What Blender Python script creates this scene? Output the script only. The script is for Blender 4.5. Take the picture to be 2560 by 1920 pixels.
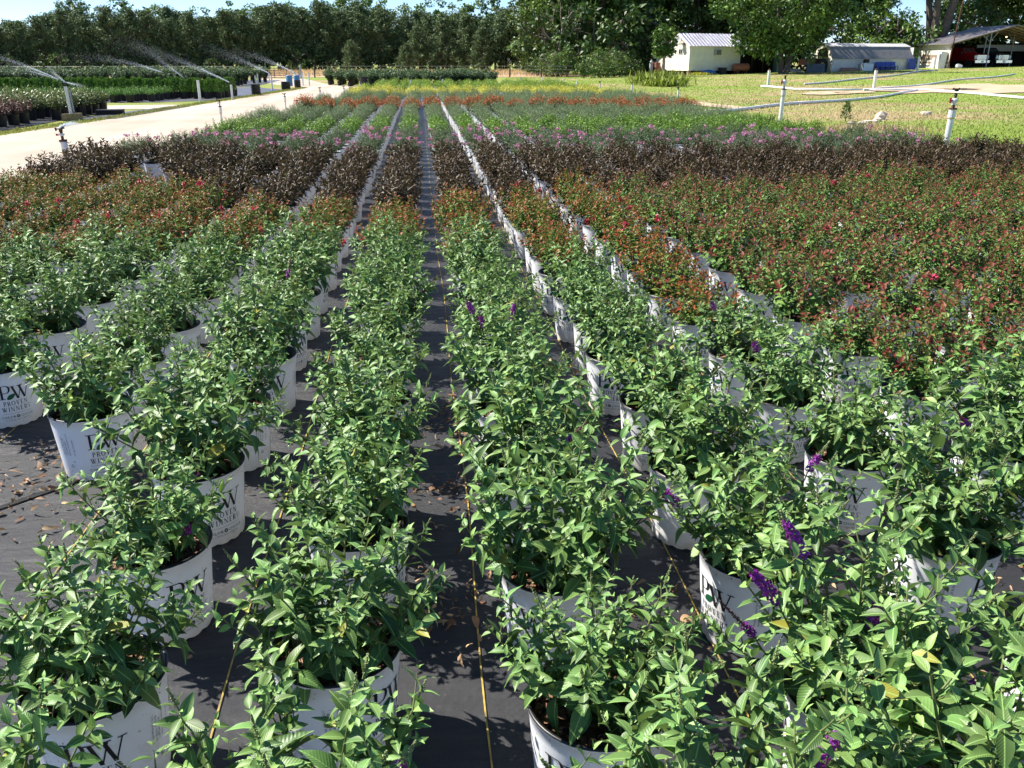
import bpy, math, random
import numpy as np
from mathutils import Matrix, Vector
R = math.radians
rnd = random.Random(7)
scene = bpy.context.scene
for o in list(bpy.data.objects):
    bpy.data.objects.remove(o)
col = scene.collection

# ------------------------------------------------------------------ camera, sky, sun, exposure
cam_data = bpy.data.cameras.new('camera')
cam_data.sensor_width = 36.0
cam_data.lens = 30.3
cam_data.clip_start = 0.02
cam_data.clip_end = 3000
cam = bpy.data.objects.new('camera', cam_data)
col.objects.link(cam)
cam.location = (0, 0, 1.45)
cam.rotation_euler = (R(90 - 20.59), 0, R(-5.8))
scene.camera = cam

SUN_AZ, SUN_EL = 151.0, 47.0            # azimuth as an angle from +X, towards +Y
sd = Vector((math.cos(R(SUN_AZ)) * math.cos(R(SUN_EL)), math.sin(R(SUN_AZ)) * math.cos(R(SUN_EL)), math.sin(R(SUN_EL))))
world = bpy.data.worlds.new('World')
scene.world = world
world.use_nodes = True
wn = world.node_tree
bg = wn.nodes['Background']
sky = wn.nodes.new('ShaderNodeTexSky')
sky.sky_type = 'NISHITA'
sky.sun_disc = False
sky.sun_elevation = R(SUN_EL)
sky.sun_rotation = math.atan2(sd.x, sd.y)
sky.air_density = 0.75
sky.dust_density = 0.0
sky.ozone_density = 7.0
wn.links.new(sky.outputs[0], bg.inputs[0])
bg.inputs[1].default_value = 0.09
sun_data = bpy.data.lights.new('sun', 'SUN')
sun_data.energy = 5.0
sun_data.angle = R(0.53)
sun_data.color = (1.0, 0.95, 0.87)
sun = bpy.data.objects.new('sun', sun_data)
col.objects.link(sun)
sun.rotation_euler = sd.to_track_quat('Z', 'Y').to_euler()
vs = scene.view_settings
vs.view_transform = 'Standard'
vs.look = 'None'
vs.exposure = 1.08
vs.gamma = 1.0
vs.use_curve_mapping = False
cy = scene.cycles
cy.max_bounces, cy.diffuse_bounces, cy.glossy_bounces, cy.transmission_bounces, cy.transparent_max_bounces = 6, 3, 2, 4, 12

# ------------------------------------------------------------------ helpers
def tag(o, label=None, cat=None, group=None, kind=None):
    if label: o['label'] = label
    if cat: o['category'] = cat
    if group: o['group'] = group
    if kind: o['kind'] = kind
    return o

def link(name, mesh, parent=None, loc=None, rz=None):
    o = bpy.data.objects.new(name, mesh)
    col.objects.link(o)
    if parent is not None: o.parent = parent
    if loc is not None: o.location = loc
    if rz is not None: o.rotation_euler = (0, 0, rz)
    return o

def empty(name, loc, rz=0.0, label=None, cat=None, group=None):
    o = bpy.data.objects.new(name, None)
    o.empty_display_size = 0.1
    col.objects.link(o)
    o.location = loc
    o.rotation_euler = (0, 0, rz)
    return tag(o, label, cat, group)

def copy_tree(o, parent=None):
    c = o.copy()
    col.objects.link(c)
    c.parent = parent
    for ch in o.children:
        copy_tree(ch, c)
    return c

def smooth01(a, b, x):
    t = min(1.0, max(0.0, (x - a) / (b - a)))
    return t * t * (3 - 2 * t)

class MB:
    def __init__(s):
        s.v, s.f, s.m = [], [], []
    def add(s, verts, faces, mi=0):
        b = len(s.v)
        s.v.extend([tuple(p) for p in verts])
        s.f.extend([tuple(i + b for i in f) for f in faces])
        s.m.extend([mi] * len(faces))
        return s
    def box(s, x0, x1, y0, y1, z0, z1, mi=0, M=None):
        vs_ = [(x, y, z) for z in (z0, z1) for y in (y0, y1) for x in (x0, x1)]
        if M is not None: vs_ = [M @ Vector(p) for p in vs_]
        return s.add(vs_, [(0, 2, 3, 1), (4, 5, 7, 6), (0, 1, 5, 4), (2, 6, 7, 3), (0, 4, 6, 2), (1, 3, 7, 5)], mi)
    def bar(s, p, q, w, h=None, mi=0):
        p, q = Vector(p), Vector(q)
        h = h or w
        d = q - p
        L = d.length
        M = Matrix.Translation(p) @ d.to_track_quat('X', 'Z').to_matrix().to_4x4()
        return s.box(0, L, -w / 2, w / 2, -h / 2, h / 2, mi, M)
    def tube(s, pts, rad, n=8, mi=0, cap=True):
        pts = [Vector(p) for p in pts]
        if not hasattr(rad, '__len__'): rad = [rad] * len(pts)
        b = len(s.v)
        up = None
        for i, p in enumerate(pts):
            d = (pts[min(i + 1, len(pts) - 1)] - pts[max(i - 1, 0)]).normalized()
            if up is None:
                up = Vector((1, 0, 0)) if abs(d.x) < 0.8 else Vector((0, 1, 0))
            a = d.cross(up).normalized()
            up = a.cross(d).normalized()
            for k in range(n):
                t = 2 * math.pi * k / n
                q = p + (a * math.cos(t) + up * math.sin(t)) * rad[i]
                s.v.append(tuple(q))
        for i in range(len(pts) - 1):
            for k in range(n):
                k2 = (k + 1) % n
                s.f.append((b + i * n + k, b + i * n + k2, b + (i + 1) * n + k2, b + (i + 1) * n + k))
                s.m.append(mi)
        if cap:
            s.f.append(tuple(b + k for k in range(n))[::-1]); s.m.append(mi)
            e = b + (len(pts) - 1) * n
            s.f.append(tuple(e + k for k in range(n))); s.m.append(mi)
        return s
    def lathe(s, prof, n=24, mi=0, c=(0, 0)):
        b = len(s.v)
        for r, z in prof:
            for k in range(n):
                t = 2 * math.pi * k / n
                s.v.append((c[0] + r * math.cos(t), c[1] + r * math.sin(t), z))
        for i in range(len(prof) - 1):
            for k in range(n):
                k2 = (k + 1) % n
                s.f.append((b + i * n + k, b + i * n + k2, b + (i + 1) * n + k2, b + (i + 1) * n + k)); s.m.append(mi)
        return s
    def mesh(s, name, mats, smooth=False):
        me = bpy.data.meshes.new(name)
        me.from_pydata(s.v, [], s.f)
        if not isinstance(mats, (list, tuple)): mats = [mats]
        for m in mats: me.materials.append(m)
        if any(s.m): me.polygons.foreach_set('material_index', s.m)
        if smooth: me.polygons.foreach_set('use_smooth', [True] * len(s.f))
        me.update()
        return me
    def build(s, name, mats, parent=None, loc=None, rz=None, smooth=False):
        return link(name, s.mesh(name, mats, smooth), parent, loc, rz)

# ------------------------------------------------------------------ materials
def nodes(name):
    m = bpy.data.materials.new(name)
    m.use_nodes = True
    nt = m.node_tree
    return m, nt, nt.nodes['Principled BSDF'], nt.nodes['Material Output']

def rgba(c): return (c[0], c[1], c[2], 1.0)

def ramp(nt, fac, stops):
    r = nt.nodes.new('ShaderNodeValToRGB')
    el = r.color_ramp.elements
    el[0].position, el[0].color = stops[0][0], rgba(stops[0][1])
    el[1].position, el[1].color = stops[-1][0], rgba(stops[-1][1])
    for p, c in stops[1:-1]:
        e = el.new(p); e.color = rgba(c)
    nt.links.new(fac, r.inputs[0])
    return r.outputs[0]

def noise(nt, scale, detail=4, rough=0.55, coord='Object', vec=None):
    n = nt.nodes.new('ShaderNodeTexNoise')
    n.inputs['Scale'].default_value = scale
    n.inputs['Detail'].default_value = detail
    n.inputs['Roughness'].default_value = rough
    if vec is None:
        tc = nt.nodes.new('ShaderNodeTexCoord')
        vec = tc.outputs[coord]
    nt.links.new(vec, n.inputs['Vector'])
    return n.outputs[0]

def mixc(nt, fac, a, b, mode='MIX'):
    n = nt.nodes.new('ShaderNodeMix')
    n.data_type = 'RGBA'
    n.blend_type = mode
    for sock, v in ((n.inputs[0], fac), (n.inputs[6], a), (n.inputs[7], b)):
        if hasattr(v, 'is_output') or isinstance(v, bpy.types.NodeSocket): nt.links.new(v, sock)
        elif isinstance(v, tuple): sock.default_value = rgba(v)
        else: sock.default_value = v
    return n.outputs[2]

def math_(nt, op, a, b=None, clamp=False):
    n = nt.nodes.new('ShaderNodeMath')
    n.operation = op
    n.use_clamp = clamp
    for sock, v in ((n.inputs[0], a), (n.inputs[1], b)):
        if v is None: continue
        if isinstance(v, bpy.types.NodeSocket): nt.links.new(v, sock)
        else: sock.default_value = v
    return n.outputs[0]

def bump(nt, h, strength, dist, bs):
    b = nt.nodes.new('ShaderNodeBump')
    b.inputs['Strength'].default_value = strength
    b.inputs['Distance'].default_value = dist
    nt.links.new(h, b.inputs['Height'])
    nt.links.new(b.outputs[0], bs.inputs['Normal'])

def plain(name, c, c2=None, scale=20, rough=0.6, bmp=0.0, metal=0.0, spec=0.4, coord='Object'):
    m, nt, bs, out = nodes(name)
    c2 = c2 or tuple(x * 0.75 for x in c)
    f = noise(nt, scale, 5, 0.6, coord)
    nt.links.new(ramp(nt, f, [(0.3, c2), (0.68, c)]), bs.inputs['Base Color'])
    bs.inputs['Roughness'].default_value = rough
    bs.inputs['Metallic'].default_value = metal
    bs.inputs['Specular IOR Level'].default_value = spec
    if bmp: bump(nt, f, bmp, 0.01, bs)
    return m

def leaf_mat(name, old, young, under, tip=None, trans=0.22, rough=0.48, veins=False, vary=0.5, spec=0.35, tip_at=0.8, yellow=False):
    """foliage: colour by leaf age, a little different from leaf to leaf, paler underside, light through the blade"""
    m, nt, bs, out = nodes(name)
    at = nt.nodes.new('ShaderNodeAttribute'); at.attribute_name = 'age'
    geo = nt.nodes.new('ShaderNodeNewGeometry')
    oi = nt.nodes.new('ShaderNodeObjectInfo')
    r1 = math_(nt, 'FRACT', math_(nt, 'ADD', geo.outputs['Random Per Island'], oi.outputs['Random']))
    stops = [(0.0, old), (tip_at - 0.08 if tip else 1.0, young)]
    if tip: stops.append((tip_at + 0.06, tip))
    c = ramp(nt, at.outputs['Fac'], stops)
    hsv = nt.nodes.new('ShaderNodeHueSaturation')
    nt.links.new(c, hsv.inputs['Color'])
    mr = nt.nodes.new('ShaderNodeMapRange')
    nt.links.new(r1, mr.inputs[0])
    mr.inputs[3].default_value = 1 - vary * 0.5
    mr.inputs[4].default_value = 1 + vary * 0.6
    nt.links.new(mr.outputs[0], hsv.inputs['Value'])
    mh = nt.nodes.new('ShaderNodeMapRange')
    nt.links.new(math_(nt, 'FRACT', math_(nt, 'MULTIPLY', r1, 7.31)), mh.inputs[0])
    mh.inputs[3].default_value = 0.485
    mh.inputs[4].default_value = 0.515
    nt.links.new(mh.outputs[0], hsv.inputs['Hue'])
    cc = hsv.outputs[0]
    if yellow: cc = mixc(nt, math_(nt, 'MULTIPLY', math_(nt, 'GREATER_THAN', math_(nt, 'FRACT', math_(nt, 'MULTIPLY', r1, 31.7)), 0.992), 0.7), cc, (0.42, 0.36, 0.05))
    if veins:
        uv = nt.nodes.new('ShaderNodeUVMap')
        sp = nt.nodes.new('ShaderNodeSeparateXYZ')
        nt.links.new(uv.outputs[0], sp.inputs[0])
        side = math_(nt, 'ABSOLUTE', math_(nt, 'SUBTRACT', sp.outputs[0], 0.5))
        w = math_(nt, 'SINE', math_(nt, 'MULTIPLY', math_(nt, 'SUBTRACT', sp.outputs[1], math_(nt, 'MULTIPLY', side, 0.55)), 72.0))
        mid = math_(nt, 'LESS_THAN', side, 0.035)
        h = math_(nt, 'SUBTRACT', math_(nt, 'POWER', math_(nt, 'MULTIPLY_ADD', w, 0.5), 1.0), math_(nt, 'MULTIPLY', mid, 1.0))
        bump(nt, h, 0.16, 0.002, bs)
        cc = mixc(nt, math_(nt, 'MULTIPLY', mid, 0.5), cc, tuple(min(1, x * 1.9 + 0.03) for x in young))
    cc = mixc(nt, math_(nt, 'MULTIPLY', geo.outputs['Backfacing'], 0.8), cc, under)
    nt.links.new(cc, bs.inputs['Base Color'])
    bs.inputs['Roughness'].default_value = rough
    bs.inputs['Specular IOR Level'].default_value = spec
    tr = nt.nodes.new('ShaderNodeBsdfTranslucent')
    nt.links.new(mixc(nt, 1.0, cc, (1.0, 1.0, 0.55), 'MULTIPLY'), tr.inputs[0])
    mx = nt.nodes.new('ShaderNodeMixShader')
    mx.inputs[0].default_value = trans
    nt.links.new(bs.outputs[0], mx.inputs[1])
    nt.links.new(tr.outputs[0], mx.inputs[2])
    nt.links.new(mx.outputs[0], out.inputs[0])
    return m

# foliage
M_bud = leaf_mat('butterfly_bush_leaf', (0.042, 0.104, 0.026), (0.225, 0.370, 0.105), (0.18, 0.27, 0.12), veins=True, trans=0.22, rough=0.42, vary=0.8, yellow=True)  # leaf-age greens, the old tone darkened further to paint in inner shade
M_spirea = leaf_mat('spirea_leaf', (0.075, 0.160, 0.030), (0.150, 0.235, 0.040), (0.14, 0.20, 0.07), tip=(0.270, 0.066, 0.020), vary=0.6, tip_at=.60, spec=0.2)
M_spirea_r = leaf_mat('maroon_tip_spirea_leaf', (0.080, 0.180, 0.038), (0.165, 0.290, 0.065), (0.14, 0.20, 0.08), tip=(0.185, 0.046, 0.028), vary=0.6, tip_at=.62, spec=0.2)
M_dark = leaf_mat('weigela_leaf', (0.050, 0.030, 0.015), (0.085, 0.052, 0.027), (0.11, 0.085, 0.045), trans=0.12, rough=0.5, vary=0.8, spec=0.3)
M_pinkleaf = leaf_mat('pink_bush_leaf', (0.055, 0.120, 0.055), (0.115, 0.200, 0.095), (0.15, 0.20, 0.13), tip=(0.12, 0.075, 0.055), tip_at=0.93)
M_lime = leaf_mat('bright_green_leaf', (0.085, 0.200, 0.022), (0.190, 0.340, 0.035), (0.12, 0.20, 0.05), trans=0.28)
M_grey = leaf_mat('grey_green_leaf', (0.125, 0.215, 0.095), (0.235, 0.330, 0.160), (0.16, 0.20, 0.14))
M_orangeleaf = leaf_mat('dark_shrub_leaf', (0.022, 0.060, 0.018), (0.045, 0.100, 0.030), (0.08, 0.11, 0.05))
M_yellow = leaf_mat('golden_leaf', (0.42, 0.44, 0.05), (0.72, 0.68, 0.12), (0.45, 0.45, 0.10), trans=0.3)
M_chart = leaf_mat('chartreuse_leaf', (0.12, 0.24, 0.02), (0.25, 0.38, 0.04), (0.2, 0.3, 0.06), trans=0.28)
M_hedge = leaf_mat('hedge_leaf', (0.036, 0.095, 0.030), (0.090, 0.170, 0.055), (0.06, 0.09, 0.05))
M_purple = leaf_mat('purple_leaf', (0.045, 0.020, 0.020), (0.100, 0.034, 0.034), (0.09, 0.06, 0.05), tip=(0.17, 0.04, 0.045), vary=0.8)
M_gloss = leaf_mat('glossy_leaf', (0.045, 0.105, 0.022), (0.110, 0.170, 0.050), (0.20, 0.22, 0.12), rough=0.4, spec=0.4, vary=0.8)
M_mound = leaf_mat('mound_leaf', (0.065, 0.200, 0.024), (0.160, 0.360, 0.040), (0.07, 0.14, 0.04))
M_arb = leaf_mat('arborvitae_leaf', (0.070, 0.170, 0.026), (0.190, 0.330, 0.055), (0.06, 0.12, 0.03))
M_limebed = leaf_mat('lime_bed_leaf', (0.12, 0.26, 0.035), (0.22, 0.38, 0.06), (0.14, 0.22, 0.06))
M_pine = leaf_mat('pine_needles', (0.056, 0.110, 0.040), (0.160, 0.245, 0.085), (0.08, 0.11, 0.05), trans=0.12, vary=0.7, rough=0.6)
M_tree = leaf_mat('tree_leaf', (0.045, 0.110, 0.020), (0.160, 0.270, 0.050), (0.06, 0.10, 0.03), trans=0.3, vary=0.7)
M_treelight = leaf_mat('pale_tree_leaf', (0.09, 0.160, 0.038), (0.220, 0.310, 0.085), (0.10, 0.15, 0.05), trans=0.3, vary=0.6)
M_treedark = leaf_mat('dark_tree_leaf', (0.034, 0.078, 0.020), (0.125, 0.205, 0.045), (0.04, 0.07, 0.02), trans=0.25, vary=0.8)
M_petal = leaf_mat('purple_petal', (0.16, 0.012, 0.20), (0.40, 0.035, 0.44), (0.3, 0.03, 0.33), trans=0.3, vary=0.8)
M_bud_green = leaf_mat('flower_bud', (0.16, 0.19, 0.07), (0.27, 0.31, 0.13), (0.2, 0.22, 0.1), trans=0.1)
M_bud_brown = leaf_mat('spent_bud', (0.12, 0.055, 0.04), (0.20, 0.09, 0.09), (0.15, 0.08, 0.06), trans=0.1)
M_pinkpetal = leaf_mat('pink_petal', (0.62, 0.22, 0.44), (0.86, 0.46, 0.70), (0.6, 0.25, 0.45), trans=0.25, vary=0.4)
M_redpetal = leaf_mat('rose_petal', (0.55, 0.03, 0.09), (0.72, 0.10, 0.18), (0.6, 0.1, 0.15), trans=0.25, vary=0.4)
M_orangepetal = leaf_mat('orange_bloom', (0.42, 0.105, 0.025), (0.60, 0.19, 0.05), (0.45, 0.13, 0.04), trans=0.2, vary=0.5)
M_litter = leaf_mat('dead_leaf', (0.16, 0.085, 0.045), (0.48, 0.34, 0.20), (0.4, 0.28, 0.17), trans=0.08, rough=0.75, vary=0.9, spec=0.15)
M_grassblade = leaf_mat('grass_blade', (0.17, 0.25, 0.04), (0.30, 0.38, 0.07), (0.24, 0.32, 0.06), trans=0.3, rough=0.6)
M_dryblade = leaf_mat('dry_grass_blade', (0.52, 0.38, 0.26), (0.78, 0.62, 0.46), (0.6, 0.46, 0.32), trans=0.3, rough=0.8, spec=0.1)
M_reed = leaf_mat('reed_grass', (0.24, 0.32, 0.07), (0.42, 0.50, 0.13), (0.35, 0.42, 0.1), trans=0.4, rough=0.7)
M_verge = leaf_mat('verge_grass', (0.13, 0.18, 0.04), (0.34, 0.36, 0.13), (0.3, 0.3, 0.1), trans=0.3, rough=0.7)
M_stem = plain('green_stem', (0.19, 0.21, 0.075), (0.12, 0.15, 0.05), 40, 0.6)
M_twig = plain('brown_stem', (0.10, 0.06, 0.035), (0.05, 0.03, 0.02), 60, 0.8)
M_bark = plain('tree_bark', (0.16, 0.125, 0.10), (0.07, 0.055, 0.045), 4, 0.9, 0.6)
M_palebark = plain('pale_bark', (0.34, 0.29, 0.24), (0.18, 0.15, 0.12), 5, 0.9, 0.5)
# pots and ground
def pot_mat():
    m, nt, bs, out = nodes('white_pot_plastic')
    f = noise(nt, 30, 5, 0.6)
    tc = nt.nodes.new('ShaderNodeTexCoord')
    sp = nt.nodes.new('ShaderNodeSeparateXYZ')
    nt.links.new(tc.outputs['Object'], sp.inputs[0])
    oi = nt.nodes.new('ShaderNodeObjectInfo')
    off = nt.nodes.new('ShaderNodeVectorMath'); off.operation = 'ADD'
    cb = nt.nodes.new('ShaderNodeCombineXYZ')
    for q in (0, 1): nt.links.new(math_(nt, 'MULTIPLY', oi.outputs['Random'], 9.0 + q), cb.inputs[q])
    nt.links.new(tc.outputs['Object'], off.inputs[0]); nt.links.new(cb.outputs[0], off.inputs[1])
    f = noise(nt, 26, 6, 0.65, vec=off.outputs[0])
    big = noise(nt, 7, 4, 0.6, vec=off.outputs[0])
    low = math_(nt, 'SUBTRACT', 1.0, math_(nt, 'DIVIDE', sp.outputs[2], 0.075), True)
    d = math_(nt, 'ADD', math_(nt, 'MULTIPLY', math_(nt, 'MULTIPLY', low, f), 1.15), math_(nt, 'MULTIPLY', math_(nt, 'GREATER_THAN', math_(nt, 'MULTIPLY', big, f), 0.335), 0.22), True)
    c = mixc(nt, d, (0.86, 0.87, 0.89), (0.60, 0.53, 0.42))
    c = mixc(nt, math_(nt, 'GREATER_THAN', noise(nt, 95, 3, vec=off.outputs[0]), 0.70), c, (0.50, 0.46, 0.40))
    nt.links.new(c, bs.inputs['Base Color'])
    bs.inputs['Roughness'].default_value = 0.42
    return m
M_pot = pot_mat()
M_potblack = plain('black_pot_plastic', (0.012, 0.012, 0.013), (0.02, 0.019, 0.018), 15, 0.38)
M_ink = plain('black_print', (0.012, 0.012, 0.012), (0.02, 0.02, 0.02), 30, 0.5)
M_inkgreen = plain('green_print', (0.01, 0.11, 0.045), (0.008, 0.07, 0.03), 60, 0.5)
M_inkteal = plain('teal_print', (0.05, 0.26, 0.27), (0.05, 0.2, 0.2), 60, 0.5)
def soil_mat():
    m, nt, bs, out = nodes('bark_mulch')
    v = nt.nodes.new('ShaderNodeTexVoronoi')
    tc = nt.nodes.new('ShaderNodeTexCoord')
    nt.links.new(tc.outputs['Object'], v.inputs['Vector'])
    v.inputs['Scale'].default_value = 75
    sp = nt.nodes.new('ShaderNodeSeparateColor')
    nt.links.new(v.outputs['Color'], sp.inputs[0])
    nt.links.new(ramp(nt, sp.outputs[0], [(0.0, (0.022, 0.012, 0.007)), (0.5, (0.09, 0.042, 0.022)), (0.85, (0.19, 0.10, 0.055)), (1.0, (0.34, 0.22, 0.13))]), bs.inputs['Base Color'])
    bs.inputs['Roughness'].default_value = 0.9
    bump(nt, v.outputs['Distance'], 0.9, 0.012, bs)
    return m
M_soil = soil_mat()
M_chip = leaf_mat('bark_chip', (0.07, 0.03, 0.016), (0.30, 0.165, 0.09), (0.2, 0.11, 0.06), trans=0.0, rough=0.9, vary=0.9)

def cloth_mat(name, base, dust, dustamt, wet=0.42):
    m, nt, bs, out = nodes(name)
    tc = nt.nodes.new('ShaderNodeTexCoord')
    g1 = noise(nt, 1.1, 5, 0.6, vec=tc.outputs['Object'])
    g2 = noise(nt, 7, 5, 0.65, vec=tc.outputs['Object'])
    g3 = noise(nt, 260, 2, 0.7, vec=tc.outputs['Object'])
    d = math_(nt, 'MULTIPLY', math_(nt, 'ADD', math_(nt, 'MULTIPLY', g1, 1.5), math_(nt, 'SUBTRACT', g2, 0.85)), dustamt)
    d = math_(nt, 'MAXIMUM', d, 0.0)
    speck = math_(nt, 'GREATER_THAN', g3, 0.69)
    d = math_(nt, 'ADD', d, math_(nt, 'MULTIPLY', speck, 0.16), True)
    # weave
    w = nt.nodes.new('ShaderNodeTexWave'); w.bands_direction = 'X'
    w2 = nt.nodes.new('ShaderNodeTexWave'); w2.bands_direction = 'Y'
    for q in (w, w2):
        nt.links.new(tc.outputs['Object'], q.inputs['Vector'])
        q.inputs['Scale'].default_value = 120
        q.inputs['Distortion'].default_value = 0.6
    wv = math_(nt, 'MULTIPLY', w.outputs['Fac'], w2.outputs['Fac'])
    c = mixc(nt, d, mixc(nt, wv, base, tuple(x * 1.5 for x in base)), dust)
    nt.links.new(c, bs.inputs['Base Color'])
    bs.inputs['Roughness'].default_value = wet
    bs.inputs['Specular IOR Level'].default_value = 0.28
    mp = nt.nodes.new('ShaderNodeMapping'); mp.inputs['Scale'].default_value = (1.2, 5.0, 1)
    nt.links.new(tc.outputs['Object'], mp.inputs[0])
    wr = noise(nt, 1.6, 3, 0.5, vec=mp.outputs[0])
    bump(nt, math_(nt, 'ADD', math_(nt, 'MULTIPLY', wv, 0.35), math_(nt, 'ADD', math_(nt, 'MULTIPLY', g2, 3.0), math_(nt, 'MULTIPLY', wr, 9.0))), 0.5, 0.006, bs)
    return m
M_cloth = cloth_mat('black_ground_cloth', (0.018, 0.0195, 0.024), (0.22, 0.19, 0.16), 0.12)
M_cloth_far = cloth_mat('dusty_ground_cloth', (0.05, 0.055, 0.07), (0.30, 0.27, 0.24), 0.6)
M_stripe = plain('yellow_thread', (0.58, 0.41, 0.07), (0.13, 0.10, 0.05), 22, 0.8)
def gravel_mat():
    m, nt, bs, out = nodes('pale_gravel')
    tc = nt.nodes.new('ShaderNodeTexCoord')
    a = noise(nt, 0.35, 5, 0.6, vec=tc.outputs['Object'])
    b = noise(nt, 26, 6, 0.7, vec=tc.outputs['Object'])
    mp = nt.nodes.new('ShaderNodeMapping')
    mp.inputs['Scale'].default_value = (1.5, 0.09, 1.0)
    mp.inputs['Rotation'].default_value = (0, 0, R(-4))
    nt.links.new(tc.outputs['Object'], mp.inputs[0])
    tr = noise(nt, 1.0, 3, 0.5, vec=mp.outputs[0])
    c = ramp(nt, a, [(0.3, (0.36, 0.285, 0.21)), (0.7, (0.49, 0.41, 0.32))])
    c = mixc(nt, math_(nt, 'MULTIPLY', math_(nt, 'GREATER_THAN', b, 0.60), 0.35), c, (0.24, 0.19, 0.14))
    c = mixc(nt, math_(nt, 'MULTIPLY', ramp(nt, tr, [(0.45, (0, 0, 0)), (0.62, (1, 1, 1))]), 0.55), c, (0.56, 0.48, 0.39))
    nt.links.new(c, bs.inputs['Base Color'])
    bs.inputs['Roughness'].default_value = 0.95
    bump(nt, b, 0.5, 0.02, bs)
    return m
M_gravel = gravel_mat()
def lawn_mat():
    m, nt, bs, out = nodes('lawn')
    tc = nt.nodes.new('ShaderNodeTexCoord')
    a = noise(nt, 0.10, 5, 0.62, vec=tc.outputs['Object'])
    b = noise(nt, 0.55, 5, 0.6, vec=tc.outputs['Object'])
    f = noise(nt, 14, 6, 0.75, vec=tc.outputs['Object'])
    c = ramp(nt, f, [(0.3, (0.14, 0.21, 0.035)), (0.5, (0.22, 0.29, 0.055)), (0.72, (0.34, 0.39, 0.10))])
    s = math_(nt, 'ADD', math_(nt, 'MULTIPLY', a, 0.75), math_(nt, 'MULTIPLY', b, 0.35))
    dry = ramp(nt, s, [(0.535, (0, 0, 0)), (0.63, (1, 1, 1))])
    c = mixc(nt, math_(nt, 'MULTIPLY', dry, 0.85), c, ramp(nt, f, [(0.3, (0.27, 0.17, 0.09)), (0.7, (0.55, 0.40, 0.25))]))
    nt.links.new(c, bs.inputs['Base Color'])
    bs.inputs['Roughness'].default_value = 0.9
    bs.inputs['Specular IOR Level'].default_value = 0.1
    bump(nt, f, 0.8, 0.06, bs)
    return m
M_lawn = lawn_mat()
M_dirt = plain('bare_soil', (0.56, 0.42, 0.28), (0.40, 0.28, 0.17), 1.2, 0.95, 0.4)
M_field = plain('dry_field_soil', (0.52, 0.36, 0.22), (0.40, 0.26, 0.15), 0.4, 0.95)
# hard things
M_pvc = plain('white_pvc', (0.80, 0.79, 0.76), (0.66, 0.63, 0.58), 9, 0.45)
M_pvcgrey = plain('grey_pvc', (0.42, 0.42, 0.42), (0.30, 0.29, 0.28), 14, 0.6)
M_rust = plain('rusty_steel', (0.15, 0.055, 0.03), (0.06, 0.03, 0.02), 30, 0.8, 0.3)
M_brass = plain('weathered_brass', (0.11, 0.075, 0.035), (0.05, 0.035, 0.02), 40, 0.55, 0.2, 0.5)
M_redplastic = plain('red_plastic', (0.45, 0.035, 0.03), (0.3, 0.03, 0.025), 25, 0.45)
M_yellowtape = plain('yellow_tape', (0.62, 0.44, 0.06), (0.4, 0.27, 0.05), 40, 0.6)
M_block = plain('tan_concrete', (0.30, 0.23, 0.14), (0.19, 0.14, 0.08), 12, 0.95, 0.5)
M_blackplastic = plain('black_plastic', (0.015, 0.014, 0.013), (0.03, 0.026, 0.02), 8, 0.6, 0.3)
M_siding = plain('cream_clapboard', (0.80, 0.76, 0.65), (0.68, 0.63, 0.52), 1.6, 0.75)
M_whitewood = plain('white_painted_wood', (0.74, 0.70, 0.64), (0.58, 0.52, 0.45), 2.5, 0.7)
M_barewood = plain('weathered_board', (0.34, 0.25, 0.19), (0.24, 0.17, 0.13), 3, 0.85, 0.3)
M_tin = plain('galvanised_roof', (0.62, 0.61, 0.66), (0.46, 0.44, 0.48), 1.2, 0.38, 0.0, 0.55)
M_tinold = plain('old_tin_roof', (0.40, 0.37, 0.37), (0.28, 0.25, 0.25), 0.9, 0.5, 0.0, 0.3)
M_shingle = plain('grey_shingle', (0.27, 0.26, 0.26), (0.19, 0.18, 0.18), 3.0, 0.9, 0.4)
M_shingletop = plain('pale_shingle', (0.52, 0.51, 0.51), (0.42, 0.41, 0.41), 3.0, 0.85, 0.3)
M_grey = M_grey
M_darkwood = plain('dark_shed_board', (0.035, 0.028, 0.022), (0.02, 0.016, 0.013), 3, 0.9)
M_glass = plain('window_glass', (0.05, 0.06, 0.065), (0.03, 0.035, 0.04), 2, 0.08, 0, 0, 0.8)
M_metal = plain('steel_post', (0.36, 0.36, 0.37), (0.22, 0.22, 0.23), 8, 0.5, 0, 0.5)
M_blue = plain('blue_plastic', (0.045, 0.075, 0.33), (0.035, 0.06, 0.24), 5, 0.5)
M_tarp = plain('blue_tarp', (0.03, 0.15, 0.50), (0.02, 0.1, 0.35), 3, 0.5)
M_barrel = plain('blue_barrel_plastic', (0.10, 0.26, 0.46), (0.08, 0.2, 0.36), 5, 0.5)
M_teal = plain('teal_cabinet_paint', (0.13, 0.24, 0.27), (0.09, 0.17, 0.19), 4, 0.6)
M_tank = plain('red_oxide_tank', (0.36, 0.12, 0.075), (0.23, 0.075, 0.045), 4, 0.7)
M_white = plain('white_enamel', (0.80, 0.79, 0.78), (0.70, 0.69, 0.67), 4, 0.35)
M_red = plain('red_truck_paint', (0.32, 0.012, 0.016), (0.25, 0.01, 0.012), 2, 0.25)
M_black = plain('dark_truck_paint', (0.02, 0.022, 0.03), (0.012, 0.013, 0.018), 2, 0.25)
M_chrome = plain('chrome', (0.7, 0.7, 0.72), (0.55, 0.55, 0.57), 5, 0.15, 0, 1.0)
M_rubber = plain('tyre_rubber', (0.018, 0.018, 0.018), (0.03, 0.028, 0.026), 12, 0.85)
M_rock = plain('pale_rock', (0.66, 0.56, 0.45), (0.46, 0.37, 0.28), 6, 0.95, 0.8)
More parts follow.
